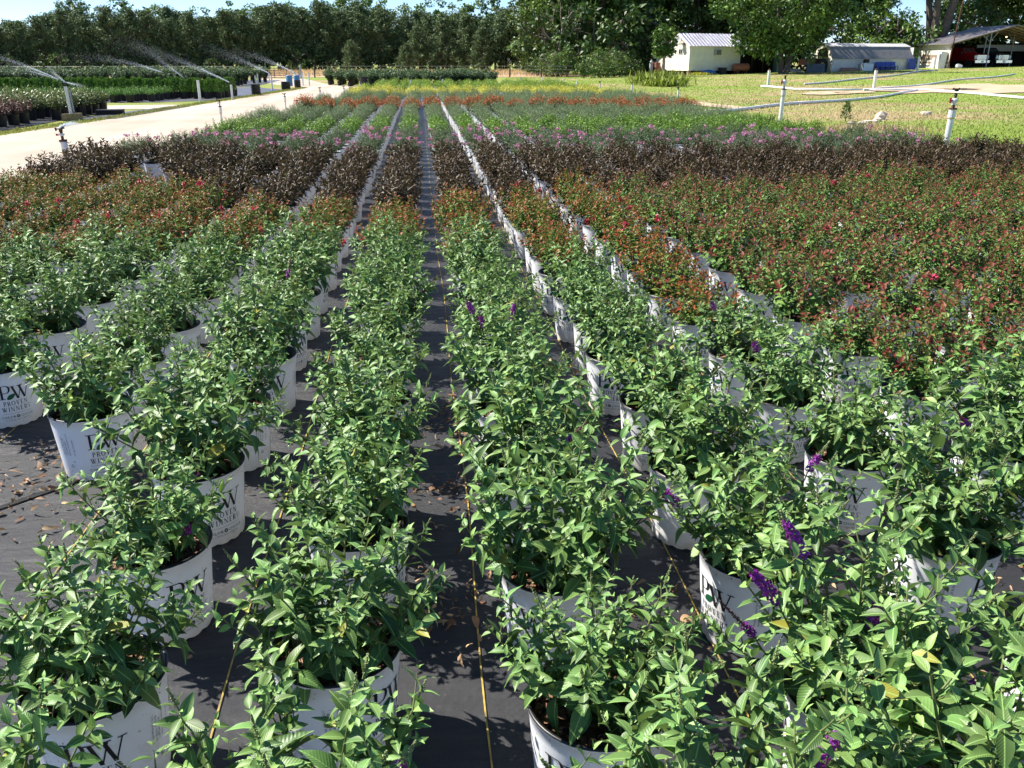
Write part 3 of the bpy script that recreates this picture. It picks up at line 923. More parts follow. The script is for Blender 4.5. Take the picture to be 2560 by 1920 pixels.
lawn_sheet('bare_soil_patch', 19.5, 40.5, 2.2, 1.1, M_dirt, .04, R(30))
lawn_sheet('bare_soil_patch', 9.6, 31.5, 0.6, 4.5, M_dirt, .03, R(6))
sheet('dry_field', [(-140, 84), (-60, 84), (-36, 84), (-13.5, 84), (16, 84), (16, 128), (-140, 128)], 0.02, M_field)

# ------------------------------------------------------------------ potted shrubs on the cloth
BLADES = {'bud': dict(n_stems=20, tilt=69, length=.362, leaf=.074, ratio=.44, gap=.035, side=.46, bend=.40, start=.08, droop=.48, taper=.36)}
ME_leaf = [[None] * 3 for _ in T_near]
for i, T in enumerate(T_near):
    for k, ag in enumerate((0.15, 0.5, 0.92)):
        ME_leaf[i][k] = tri_mesh('leaf', T[0], T[1], M_bud, np.full(len(T[0]), ag), T[2])
ME_greenbud = [spike('flower_bud', i, l, .0062, kind='bud') for i, l in enumerate((.022, .032, .045))]
ME_bloom = [spike('flower_spike', 20 + i, l, .016, bl) for i, (l, bl) in enumerate([(.085, (0, .62)), (.11, (0, .8)), (.07, (0, .72)), (.12, (.0, .5))])]
ME_faded = [spike('flower_spike', 30 + i, l, .010, (0, bl), m1=M_bud_brown) for i, (l, bl) in enumerate([(.10, .22), (.13, .3)])]

def align(pos, d, s=1.0, roll=0.0):
    q = Vector(d).to_track_quat('Z', 'Y')
    return Matrix.Translation(Vector(pos)) @ q.to_matrix().to_4x4() @ Matrix.Rotation(roll, 4, 'Z') @ Matrix.Scale(s, 4)

class Proto: pass
def make_near_proto(seed):
    p = Proto()
    rr = np.random.default_rng(900 + seed)
    stems, lv, tips = shrub(100 + seed, **BLADES['bud'])
    groups = []
    for s in stems:
        if s[3] == 0: groups.append([s])
        else: groups[-1].append(s)
    p.stems = []
    for gr in groups:
        V, F, A, MI = join(*stems_geo(gr, 6))
        p.stems.append(tri_mesh('stem', V, F, M_stem))
    order = np.argsort(-lv['L'])
    big, small = order[:285], order[285:]
    D = unit(lv['D']); X = unit(np.cross(D, lv['N'])); Z = np.cross(X, D)
    p.leaves = []
    for i in big:
        M = Matrix(((X[i][0] * lv['W'][i], D[i][0] * lv['L'][i], Z[i][0] * lv['L'][i], lv['P'][i][0]),
                    (X[i][1] * lv['W'][i], D[i][1] * lv['L'][i], Z[i][1] * lv['L'][i], lv['P'][i][1]),
                    (X[i][2] * lv['W'][i], D[i][2] * lv['L'][i], Z[i][2] * lv['L'][i], lv['P'][i][2]), (0, 0, 0, 1)))
        a = lv['A'][i]
        p.leaves.append((M, ME_leaf[int(rr.integers(0, len(T_near)))][0 if a < .35 else (1 if a < .72 else 2)]))
    V, F, A, U = batch(lv['P'][small], lv['D'][small], lv['N'][small], lv['L'][small], lv['W'][small], lv['A'][small], T_near[0])
    p.small = tri_mesh('small_leaves', V, F, M_bud, A, U)
    p.tips = [t for t in tips if t[2] == 0]
    p.seed = seed
    return p
NEAR = [make_near_proto(i) for i in range(7)]

def foliage(name, seed, m, params, T, blooms=None, mats=None):
    """one joined foliage mesh: leaves + stems (+ flower clusters)"""
    stems, lv, tips = shrub(seed, **params)
    V, F, A, U = batch(lv['P'], lv['D'], lv['N'], lv['L'], lv['W'], lv['A'], T)
    parts = [(V, F, A, 0)]
    for q in stems_geo(stems, 3): parts.append(q + (1,))
    uv = None
    return parts, tips, U

def fol_mesh(name, parts, mats, uv=True):
    V, F, A, MI = join(*parts)
    u = np.zeros((len(V), 2)); u[:, 0] = .3
    return tri_mesh(name, V, F, mats, A, u, MI)

def mid_bud(seed):
    stems, lv, tips = shrub(300 + seed, **dict(BLADES['bud'], n_stems=20))
    V, F, A, U = batch(lv['P'], lv['D'], lv['N'], lv['L'], lv['W'], lv['A'], T_mid)
    parts = [(V, F, A, 0)] + [q + (1,) for q in stems_geo(stems, 3)]
    r = np.random.default_rng(seed)
    for pos, d, dep in tips:
        if dep == 0 and r.uniform() < .55:
            n = 16
            s = np.linspace(0, r.uniform(.015, .035), n)
            P = pos[None] + d[None] * s[:, None] + r.normal(0, .0035, (n, 3))
            parts.append(knobs(P, np.full(n, .0035), r.uniform(0, 1, n), 2))
    V2, F2, A2, MI = join(*parts)
    u = np.zeros((len(V2), 2)); u[:len(U)] = U; u[len(U):, 0] = .3
    return tri_mesh('foliage', V2, F2, [M_bud, M_stem, M_bud_green], A2, u, MI)
MID = [mid_bud(i) for i in range(6)]

P_SP = dict(n_stems=44, tilt=80, length=.26, leaf=.036, ratio=.56, gap=.023, side=.28, bend=.55, start=.22, droop=.25, taper=.72, side_len=.05, base_r=.05)
P_DK = dict(n_stems=25, tilt=70, length=.285, leaf=.068, ratio=.36, gap=.030, side=.20, bend=.5, start=.15, droop=.25, taper=.75, base_r=.045)
P_PK = dict(n_stems=26, tilt=74, length=.265, leaf=.050, ratio=.32, gap=.029, side=.35, bend=.42, start=.15, droop=.3, taper=.5)
P_LM = dict(n_stems=28, tilt=74, length=.24, leaf=.050, ratio=.52, gap=.030, side=.22, bend=.5, start=.2, droop=.25, taper=.7)
P_GR = dict(n_stems=32, tilt=72, length=.255, leaf=.044, ratio=.30, gap=.028, side=.18, bend=.5, start=.2, droop=.2, taper=.6)
P_YL = dict(n_stems=22, tilt=66, length=.29, leaf=.075, ratio=.40, gap=.045, side=.1, bend=.3, start=.2, droop=.25, taper=.7)

def bloom_parts(tips, r, prob, m, length, rad, per=26, lo=.3):
    """loose flower heads at stem tips, as small petals"""
    out = []
    for pos, d, dep in tips:
        if dep != 0 or pos[2] < lo or r.uniform() > prob: continue
        n = per
        ax = unit((d + np.array([d[0] * 1.6, d[1] * 1.6, -.75])).reshape(1, 3))[0]
        s = r.uniform(0, 1, n)
        P = pos[None] + ax[None] * (s * length)[:, None] + r.normal(0, rad, (n, 3)) * (1.1 - s)[:, None]
        D = r.normal(0, 1, (n, 3)); N = r.normal(0, 1, (n, 3))
        out.append(batch(P, D, N, np.full(n, .017), np.full(n, .016), r.uniform(0, 1, n), T_far)[:3] + (m,))
    return out

def kind_meshes(prefix, n, m, params, T, extra=None, mats=(), pot=None, seed0=0):
    res = []
    for i in range(n):
        parts, tips, U = foliage(prefix, seed0 + i, m, params, T)
        r = np.random.default_rng(seed0 + 77 + i)
        if extra: parts += extra(tips, r, i)
        res.append(fol_mesh('foliage', parts, [m, M_stem] + list(mats)))
    return res
SP_L = kind_meshes('s', 5, M_spirea, P_SP, T_mid, lambda t, r, i: bloom_parts(t, r, .05 if i < 2 else 0, 2, .008, .010, 24), [M_redpetal], seed0=1000)
SP_R = kind_meshes('s', 5, M_spirea_r, P_SP, T_mid, lambda t, r, i: bloom_parts(t, r, .03 if i < 1 else 0, 2, .008, .010, 24), [M_redpetal], seed0=1100)
DK = kind_meshes('d', 5, M_dark, P_DK, T_mid, seed0=1200)
PK = kind_meshes('p', 6, M_pinkleaf, P_PK, T_mid, lambda t, r, i: bloom_parts(t, r, (.0, .08, .12, .05, .16, .26)[i], 2, .065, .013, 54), [M_pinkpetal], seed0=1300)
LM = kind_meshes('l', 4, M_lime, P_LM, T_far, seed0=1400)
GR = kind_meshes('g', 4, M_grey, P_GR, T_far, seed0=1500)
OR = kind_meshes('o', 4, M_orangeleaf, P_LM, T_far, lambda t, r, i: bloom_parts(t, r, .95, 2, .06, .045, 40, lo=.38), [M_orangepetal], seed0=1600)
YL = kind_meshes('y', 3, M_yellow, P_YL, T_far, seed0=1700)
CH = kind_meshes('c', 3, M_chart, P_YL, T_far, seed0=1800)

ORD = ['first', 'second', 'third', 'fourth', 'fifth', 'sixth', 'seventh', 'eighth', 'ninth', 'tenth', 'eleventh', 'twelfth', 'thirteenth', 'fourteenth', 'fifteenth', 'sixteenth', 'seventeenth']
G2R = [(-5, 5.15), (-1.5, 5.2), (.5, 5.25), (.85, 4.75), (1.1, 4.4), (1.36, 3.5), (1.9, 2.85), (2.5, 2.75), (9, 2.7)]
R2D = [(-5, 9.2), (-2.4, 9.0), (-1.6, 7.3), (-1, 7.1), (0, 7.3), (1, 7.6), (2.4, 7.9), (5, 8.4), (9, 8.5)]
D2P = [(-5, 11.9), (-3, 11.7), (-1, 11.1), (0, 11.2), (1, 11.3), (4, 11.2), (9, 11.4)]
KINDS = {  # kind: (meshes, name, what, category, scale)
    'sl': (SP_L, 'spirea_shrub', 'orange-tipped low spirea', 'shrub', 1.05),
    'sr': (SP_R, 'spirea_shrub', 'maroon-tipped low spirea', 'shrub', 1.13),
    'dk': (DK, 'weigela_shrub', 'dark bronze leaved shrub', 'shrub', 1.0),
    'pk': (PK, 'pink_flowering_shrub', 'pink-flowered green shrub', 'shrub', 1.0),
    'lm': (LM, 'bright_green_shrub', 'bright green rounded shrub', 'shrub', 1.0),
    'gr': (GR, 'grey_green_shrub', 'grey-green feathery shrub', 'shrub', 1.05),
    'or': (OR, 'orange_flowering_shrub', 'shrub topped with orange flowers', 'shrub', 1.18),
    'g2': (GR, 'sage_green_shrub', 'sage green shrub behind the orange flowers', 'shrub', 1.1),
    'yl': (YL, 'golden_shrub', 'golden yellow leaved shrub', 'shrub', 1.05),
    'ch': (CH, 'chartreuse_shrub', 'yellow-green shrub behind the golden ones', 'shrub', 1.1),
}
def kind_at(x, y):
    if y < lerp_table(G2R, x): return 'bud'
    if y < lerp_table(R2D, x): return 'sl' if x < 1.6 else 'sr'
    if y < lerp_table(D2P, x): return 'dk'
    if y < 14.3: return 'pk'
    if y < 17.6: return 'lm'
    o = 22.3 - .16 * max(0, x - 2.5)
    if y < o: return 'gr'
    if y < o + 1.1: return 'or'
    if y < 31.6: return 'g2'
    if y < 37: return 'yl'
    return 'ch'

# flower spikes that can be told apart: (x, y, z, mesh index, faded)
BLOOMS = [(-.71, 1.45, .33, 2, 0), (-.63, 2.0, .345, 0, 0), (-.80, 4.1, .45, 1, 0), (-.671, 4.2, .49, 3, 1), (-.02, 4.12, .42, 3, 1), (.343, 3.4, .48, 1, 0),
          (.229, 3.4, .46, 0, 0), (.188, 3.45, .50, 0, 0), (.379, 2.2, .47, 1, 1), (.60, 1.85, .45, 3, 0), (1.181, 2.85, .50, 0, 0), (1.169, 3.3, .53, 2, 0),
          (.98, 1.95, .47, 3, 0), (.70, 1.37, .59, 1, 0), (.655, 1.36, .50, 1, 0), (.818, 1.3, .47, 3, 0), (.616, 1.36, .42, 1, 1), (1.10, 1.8, .42, 0, 1),
          (1.06, 1.32, .28, 2, 0), (.319, .87, .55, 3, 0), (.545, .95, .50, 1, 0), (-.083, 1.02, .46, 3, 0), (-.72, 2.45, .29, 0, 1), (1.65, 2.3, .42, 1, 1)]
SPECIAL_ROT = {(-1, 1.52): 52, (-1, 2.06): 45, (-1, 2.56): 60, (-1, 3.12): 55, (-1, 3.62): 50, (-2, 3.02): -18, (-2, 3.6): 12, (1, 1.35): 43, (1, 1.88): -44, (1, 2.93): 2,
               (2, 2.41): 0, (2, 2.96): 35, (0, 1.37): -20, (2, 1.87): -55}
def ang_of(k, y, x):
    for (kk, yy), off in SPECIAL_ROT.items():
        if kk == k and abs(yy - y) < .12: return math.atan2(-y, -x) + R(off)
    return rnd.uniform(0, 6.28)

def add_pot(t, x, y, ang, level, rs):
    if level == 0:
        p = link('pot', ME_pot, t, (0, 0, .013), ang)
        link('soil', rs.choice(ME_soil), p, None, rs.uniform(0, 6))
        c = link('bark_chips', rs.choice(ME_chips), p, None, rs.uniform(0, 6)); c['kind'] = 'stuff'
        for q in range(3):
            for nm_, me_ in (('printed_logo', ME_logo), ('printed_wordmark', ME_word)): link(nm_, me_, p, None, q * 2 * math.pi / 3)
            link('fine_print', ME_fine, p, None, q * 2 * math.pi / 3)['kind'] = 'stuff'
    elif level == 1:
        p = link('pot', ME_pot, t, (0, 0, .013), ang)
        link('soil', rs.choice(ME_soil), p, None, rs.uniform(0, 6))
        for q in range(3):
            for nm_, me_ in (('printed_logo', ME_logo), ('printed_wordmark', ME_word)): link(nm_, me_, p, None, q * 2 * math.pi / 3)
    else:
        p = link('pot', ME_pot_far, t, (0, 0, .013), ang)
    return p

def put_bloom(t, x, y, bl):
    bx, by, bz, mi, faded = bl
    lx, ly = bx - x, by - y
    me = ME_faded[mi % 2] if faded else ME_bloom[mi]
    d = Vector((lx * 1.6 + rnd.uniform(-.05, .05), ly * 1.2, .34))
    o = link('flower_spike', me, t)
    o.matrix_basis = align((lx, ly, bz - .03), d, rnd.uniform(.75, 1.0), rnd.uniform(0, 6))
    p0 = np.array([lx * .15, ly * .15, .24]); p1 = np.array([lx * .75, ly * .75, max(.26, bz - .14)]); p2 = np.array([lx, ly, bz - .03])
    pts = [p0 * (1 - s) ** 2 + 2 * p1 * s * (1 - s) + p2 * s * s for s in np.linspace(0, 1, 7)]
    v, f = tube_tris(pts, .003, .0016, 6)
    link('stem', tri_mesh('stem', v, f, M_stem), t)
    for s in (.45, .62, .8, .93):
        p = p0 * (1 - s) ** 2 + 2 * p1 * s * (1 - s) + p2 * s * s
        az = rnd.uniform(0, 6)
        for q in (0, math.pi):
            D = Vector((math.cos(az + q), math.sin(az + q), .25)).normalized()
            X = D.cross(Vector((0, 0, 1))).normalized(); Z = X.cross(D)
            L = .055 * (1.15 - .6 * s); W = L * .38
            o = link('leaf', ME_leaf[rnd.randrange(6)][1], t)
            o.matrix_basis = Matrix(((X.x * W, D.x * L, Z.x * L, p[0]), (X.y * W, D.y * L, Z.y * L, p[1]), (X.z * W, D.z * L, Z.z * L, p[2]), (0, 0, 0, 1)))

counts = {}
nplants = 0
SPOTS = []
for side in (-1, 1):
    for i in range(0, 18):
        x0 = (-.21 - .522 * i) if side < 0 else (.305 + .525 * i)
        y = .99 if side < 0 else .83
        row = []
        while y < 48:
            far = smooth01(30, 34, y)
            yy = y + rnd.uniform(-.025, .025)
            x = x0 + rnd.uniform(-.018, .018) + (rnd.uniform(-.12, .12) if far else 0)
            y += .527 + .25 * far
            if side > 0 and i == 1 and yy < 1: x, yy = .85, .93
            if side > 0 and i == 0 and yy < 1: x, yy = .42, .95
            if side < 0 and i == 0 and yy < 2.3: yy += .07
            if x < lerp_table(XL, yy) + .22 or x > lerp_table(XR, yy) - .15: continue
            if x > .745 * yy + .95 or x < -.47 * yy - .95: continue
            if far and i % 2 and rnd.random() < .5: continue
            if side < 0 and i >= 2 and yy < 2.85: continue
            if side < 0 and i >= 3 and yy < 3.35: continue
            if side > 0 and i == 2 and yy < 1.2: continue
            kd = kind_at(x, yy)
            if kd == 'dk' and side < 0 and i >= 3 and rnd.random() < .16: continue      # a few pots have been lifted out
            if kd == 'pk' and side > 0 and i in (5, 6) and yy < 12: continue
            row.append((x, yy, kd))
        for j, (x, yy, kd) in enumerate(row):
            same = [q for q in row if q[2] == kd]
            SPOTS.append((side, i, x, yy, kd, same.index((x, yy, kd)), len(same)))
NUM = {1: 'one', 2: 'two', 3: 'three', 4: 'four', 5: 'five'}
BEHIND = {'sl': 'behind the butterfly bushes', 'sr': 'behind the butterfly bushes', 'dk': 'behind the spireas', 'pk': 'behind the bronze shrubs', 'lm': 'behind the pink flowers', 'gr': 'behind the bright greens'}
rs = rnd
for side, i, x, yy, kd, idx, tot in SPOTS:
    k = -1 - i if side < 0 else i
    where = f'{ORD[i]} row from aisle {"roadward" if side < 0 else "lawnward"}'
    counts[kd] = counts.get(kd, 0) + 1
    if kd == 'bud':
        bl = [q for q in BLOOMS if abs(q[0] - x) < .29 and abs(q[1] - yy) < .265]
        pos = f'{ORD[tot - 1 - idx]} before the spireas'
        what = f'butterfly bush with {NUM[len(bl)]} purple flower spike{"s" if len(bl) > 1 else ""}' if bl else 'leafy green butterfly bush'
        t = empty('butterfly_bush', (x, yy, 0), 0, f'{what}, {where}, {pos}', 'shrub', 'butterfly bushes in the near rows')
        nearp = yy < 3.35
        add_pot(t, x, yy, ang_of(k, yy, x), 0 if yy < 4.3 else 1, rs)
        fa, sc = rs.uniform(0, 6.28), (1.25 if idx == 0 and i == 1 and side > 0 else rs.uniform(.84, 1.10))
        if nearp:
            p = NEAR[nplants % len(NEAR)]
            B = Matrix.Translation((0, 0, .235 * (1 - sc))) @ Matrix.Rotation(fa, 4, 'Z') @ Matrix.Scale(sc, 4)
            for me in p.stems:
                o = link('stem', me, t); o.matrix_basis = B
            o = link('small_leaves', p.small, t); o.matrix_basis = B; o['kind'] = 'stuff'
            for M, me in p.leaves:
                o = bpy.data.objects.new('leaf', me); col.objects.link(o); o.parent = t; o.matrix_basis = B @ M
            for pos_, d, dep in p.tips:
                if rs.random() < .6:
                    o = link('flower_bud', rs.choice(ME_greenbud), t); o.matrix_basis = B @ align(pos_, d)
        else:
            o = link('foliage', MID[nplants % len(MID)], t, (0, 0, .235 * (1 - sc)), fa); o.scale = (sc, sc, sc); o['kind'] = 'stuff'
        for q in bl:
            put_bloom(t, x, yy, q); BLOOMS.remove(q)
        nplants += 1
        continue
    ms, nm, what, cat, sc0 = KINDS[kd]
    lab = f'{what}, {where}' + (f', {ORD[idx]} {BEHIND[kd]}' if kd in BEHIND else '')
    t = empty(nm, (x, yy, 0), 0, lab, cat, f'{what} plants')
    sc = sc0 * rs.uniform(.92, 1.08)
    add_pot(t, x, yy, rs.uniform(0, 6.28), 1 if yy < 11.5 else 2, rs)
    o = link('foliage', ms[rs.randrange(len(ms))], t, (0, 0, .235 * (1 - sc)), rs.uniform(0, 6.28))
    o.scale = (sc, sc, sc * rs.uniform(.9, 1.1)); o['kind'] = 'stuff'
print('plants', counts)

# litter on the cloth: dry leaves and bark crumbs, heaped in the aisles
def litter(seed, n):
    r = np.random.default_rng(seed)
    heaps = [(.02, 2.02, .10, 120), (.04, 2.45, .10, 14), (-.02, 2.75, .11, 70), (.10, 3.15, .13, 40), (.02, 3.5, .12, 110), (.72, 1.72, .08, 16), (.60, 1.95, .10, 24), (.62, 2.55, .12, 26),
             (-1.5, 2.9, .22, 190), (-1.3, 3.25, .20, 50), (-.46, 2.85, .10, 40), (-.98, 2.75, .14, 30), (1.08, 1.75, .14, 40), (1.12, 2.3, .14, 30), (1.65, 1.9, .16, 40), (-.43, 1.75, .08, 6), (.60, 3.3, .1, 20), (.62, 4.0, .12, 20)]
    P = []
    for x, y, s, k in heaps:
        P.append(np.stack([r.normal(x, s, k), r.normal(y, s * .8, k), r.uniform(.018, .034, k)], 1))
    m = n
    P.append(np.stack([r.uniform(-2.4, 3, m), r.uniform(.9, 9, m), np.full(m, .02)], 1))
    P = np.concatenate(P); k = len(P)
    D = np.stack([r.normal(0, 1, k), r.normal(0, 1, k), r.normal(.1, .4, k)], 1)
    N = np.stack([r.normal(0, .8, k), r.normal(0, .8, k), np.ones(k)], 1)
    L = r.uniform(.010, .048, k) * r.uniform(.4, 1, k) * np.where(np.arange(k) < k - m, 1.1, .55)
    V, F, A, U = batch(P, D, N, L, L * r.uniform(.22, .6, k), r.uniform(0, 1, k) ** 1.2, T_near[3])
    V[:, 2] = np.maximum(V[:, 2], .0185)
    tag(link('leaf_litter', tri_mesh('leaf_litter', V, F, M_litter, A)), 'dry brown leaves scattered on the black ground cloth', 'dead leaves', kind='stuff')
litter(5, 700)
# ------------------------------------------------------------------ beds across the road (black pots)
def far_kind(n, m, params, T, seed0, mats=(), extra=None):
    res = []
    for i in range(n):
        parts, tips, U = foliage('f', seed0 + i, m, params, T)
        V, F, A, MI = join(*parts)
        res.append(fol_mesh('foliage', parts, [m, M_twig] + list(mats)))
    return res
F_PU = far_kind(4, M_purple, dict(n_stems=26, tilt=74, length=.36, leaf=.055, ratio=.5, gap=.04, side=.25, bend=.4, start=.15, droop=.2, taper=.8), T_far, 2000)
F_GL = far_kind(4, M_gloss, dict(n_stems=20, tilt=60, length=.40, leaf=.095, ratio=.42, gap=.05, side=.15, bend=.4, start=.2, droop=.15, taper=.9), T_far, 2100)
F_MO = far_kind(3, M_mound, dict(n_stems=50, tilt=88, length=.23, leaf=.05, ratio=.4, gap=.035, side=.1, bend=.3, start=.3, droop=.0, taper=.9), T_far, 2200)
F_LB = far_kind(3, M_limebed, dict(n_stems=34, tilt=70, length=.30, leaf=.06, ratio=.4, gap=.045, side=.1, bend=.4, start=.25, droop=.1, taper=.9), T_far, 2300)
F_HG = far_kind(3, M_hedge, dict(n_stems=36, tilt=52, length=.62, leaf=.11, ratio=.5, gap=.075, side=.35, bend=.3, start=.08, droop=.1, taper=.9, side_len=.16), T_far, 2400)
def arb_mesh(seed):
    r = np.random.default_rng(seed)
    n = 420
    z = r.uniform(0, 1, n) ** .85
    rad = .13 * np.sqrt(np.clip(1 - z, 0, 1)) * (1 - .25 * (1 - z)) * r.uniform(.5, 1.1, n) + .01
    a = r.uniform(0, 6.28, n)
    P = np.stack([rad * np.cos(a), rad * np.sin(a), .22 + z * .46], 1)
    D = np.stack([np.cos(a) * .6, np.sin(a) * .6, np.ones(n)], 1) + r.normal(0, .25, (n, 3))
    N = np.stack([np.cos(a), np.sin(a), np.full(n, .2)], 1) + r.normal(0, .4, (n, 3))
    L = r.uniform(.05, .09, n)
    V, F, A, U = batch(P, D, N, L, L * .55, r.uniform(0, 1, n), T_far)
    st, sf = tube_tris([(0, 0, .2), (0, 0, .4), (0, 0, .6)], .008, .003, 4)
    return fol_mesh('foliage', [(V, F, A, 0), (st, sf, np.zeros(len(st)), 1)], [M_arb, M_twig])
F_AR = [arb_mesh(i) for i in range(4)]
def bed(name, what, group, ms, spots, sc=1.0, pot=True):
    for x, y in spots:
        t = empty(name, (x, y, 0), 0, what, 'shrub', group)
        if pot: link('pot', ME_blackpot, t, (0, 0, .012))
        s = sc * rnd.uniform(.88, 1.12)
        o = link('foliage', rnd.choice(ms), t, (0, 0, .235 * (1 - s)), rnd.uniform(0, 6.28)); o.scale = (s, s, s); o['kind'] = 'stuff'
def grid(x0, x1, y0, y1, dx, dy, j=.05, keep=lambda x, y: True):
    out = []
    y = y0
    while y <= y1:
        x = x0
        while x <= x1:
            p = (x + rnd.uniform(-j, j), y + rnd.uniform(-j, j))
            if keep(*p) and -.49 * p[1] - 3.0 < p[0]: out.append(p)
            x += dx
        y += dy
    return out
bed('purple_shrub', 'purple-leaved shrub in black pot in bed across the gravel road', 'purple shrubs across the road', F_PU, grid(-14.6, -9.15, 18.2, 23.6, .62, .6), 1.05)
bed('glossy_shrub', 'glossy green shrub in black pot behind the purple shrubs', 'glossy shrubs across the road', F_GL, grid(-15.6, -9.35, 24.3, 28.6, .62, .62), 1.05)
bed('mounded_shrub', 'low round bright green shrub in black pot beside the side track', 'low mounds by the side track', F_MO, grid(-15.5, -9.6, 34.4, 37.0, .62, .6, keep=lambda x, y: x < -9.4 - (37 - y) * .25), 1.05)
bed('arborvitae', 'slim upright arborvitae in black pot by the side track', 'arborvitae rows across the road', F_AR, grid(-19.5, -7.6, 37.4, 41.0, .46, .62, .04, keep=lambda x, y: y > 37.2 + max(0, (-9.0 - x)) * -.0 and x < -7.4 - abs(y - 39.5) * .12), 1.05)
bed('lime_shrub', 'lime green low shrub far across the road in black pot', 'lime shrubs across the road', F_LB, grid(-24, -15.8, 34.0, 46.0, .85, .95, .12), 1.25)
bed('hedge_shrub', 'dark green dense shrub in long nursery bed before the field fence', 'dark shrubs before the field fence', F_HG, grid(-38, -10.4, 56.5, 70, 1.35, 1.9, .2, keep=lambda x, y: x < -9.6 - (y - 56) * .12), 1.15)
bed('hedge_shrub', 'dark green dense shrub beside the road bend near the gate', 'dark shrubs by the road bend', F_HG, grid(-5.6, 4.5, 51.5, 60.5, .75, 1.2, .2, keep=lambda x, y: y > 50.5 + max(0, x) * .6 and x > -2.0 - (y - 50) * .55), 1.0)

# ------------------------------------------------------------------ irrigation risers
def riser(x, y, h, label, lean=(0, 0), r=.033, valve=True, head=True, group=None, z=None, dark=False):
    z = th(x, y) if z is None else z
    t = empty('sprinkler_riser', (x, y, z), 0, label, 'sprinkler', group)
    t.rotation_euler = (R(lean[1]), R(lean[0]), 0)
    top = h
    if valve:
        ph = h * .62
        b = MB(); b.tube([(0, 0, -.03), (0, 0, ph)], r, 12); b.tube([(0, 0, ph - .02), (0, 0, ph + .10)], r * 1.22, 12); b.build('pipe', M_pvc, t, smooth=False)
        b = MB(); b.tube([(0, 0, ph - .035), (0, 0, ph - .02)], r * 1.18, 12); b.build('tape_band', M_yellowtape, t)
        b = MB(); b.tube([(0, 0, ph + .10), (0, 0, ph + .125)], r * 1.35, 10); b.tube([(0, 0, ph + .125), (0, 0, ph + .17)], r * .5, 8); b.build('coupling', M_rust, t)
        v = ph + .17
        k = (h - v) / .25
        b = MB(); b.tube([(0, 0, v), (0, 0, v + .035 * k), (0, 0, v + .05 * k), (0, 0, v + .10 * k), (0, 0, v + .12 * k)], [r * .7, r * .7, r * 1.05, r * 1.05, r * .7], 10); b.build('valve_body', M_pvc, t)
        b = MB(); b.tube([(-r * .9, 0, v + .075 * k), (-r * 1.5, 0, v + .075 * k)], r * .35, 6); b.box(-r * 1.9, -r * 1.35, -.012, .012, v + .03 * k, v + .125 * k); b.build('valve_handle', M_redplastic, t)
        b = MB(); b.tube([(0, 0, v + .12 * k), (0, 0, v + .16 * k), (0, 0, v + .165 * k), (0, 0, v + .2 * k)], [r * .45, r * .45, r * .62, r * .5], 8)
    else:
        b = MB(); b.tube([(0, 0, -.03), (0, 0, h - .06)], r, 10); b.build('pipe', M_pvcgrey if dark else M_pvc, t)
        v, k = h - .2, 1.0
        b = MB(); b.tube([(0, 0, h - .06), (0, 0, h)], r * .5, 8)
    if head:
        zt = h
        b.tube([(0, 0, zt - .01), (0, 0, zt + .02)], r * .7, 8)
        b.bar((-.055, 0, zt + .025), (.05, 0, zt + .03), .012, .014)
        b.tube([(.0, 0, zt + .015), (.045, 0, zt + .045)], [.012, .008], 6)
        b.box(-.065, -.05, -.014, .014, zt + .005, zt + .045)
        b.build('sprinkler_head', M_brass, t)
    return t
riser(-4.52, 11.9, .61, 'white riser pipe with red valve spilling water by the gravel road', (-3, 0), r=.036)
for (x, y, h, nm) in [(-4.5, 21.0, .58, 'white riser with red valve at roadside beside pink flowering shrubs'), (-4.15, 28.6, .46, 'thin riser with red valve at roadside beside the bright green shrubs'),
                      (-3.45, 32.2, .54, 'thin white riser with valve at roadside before the orange flowers'), (-3.05, 37.4, .44, 'riser in a dark sleeve at roadside past the orange flowers'), (-2.75, 43.2, .5, 'short riser beside tan board at roadside by the golden shrubs')]:
    riser(x, y, h, nm, r=.026)
riser(8.35, 13.5, 1.0, 'tall leaning white riser with red valve at the lawn edge', (2, 0), r=.045)
riser(7.95, 19.3, 1.2, 'tall white riser with red valve beside the lawn pipe', (1, 0), r=.042)
for (x, y, h, nm) in [(8.55, 29.5, .58, 'yellowed riser at the lawn edge past the bright green shrubs'), (7.85, 33.2, .66, 'white riser in grass at end of the orange flowers'), (7.8, 39.0, .56, 'white riser at end of the grey-green rows by the lawn')]:
    riser(x, y, h, nm, r=.035, valve=False)
for (x, y, h) in [(8.1, 46.5, .52), (8.9, 56, .45), (8.4, 62, .42), (7.6, 50, .5), (5.6, 68, .42), (2.4, 66, .42), (-.4, 44.5, .62), (1.2, 47, .6), (-1.8, 47, .62), (4.2, 60, .5), (6.4, 58, .5)]:
    riser(x, y, h, 'short white pipe riser among the far golden and dark green shrubs', r=.045, valve=False, head=False, group='white risers in the far beds')

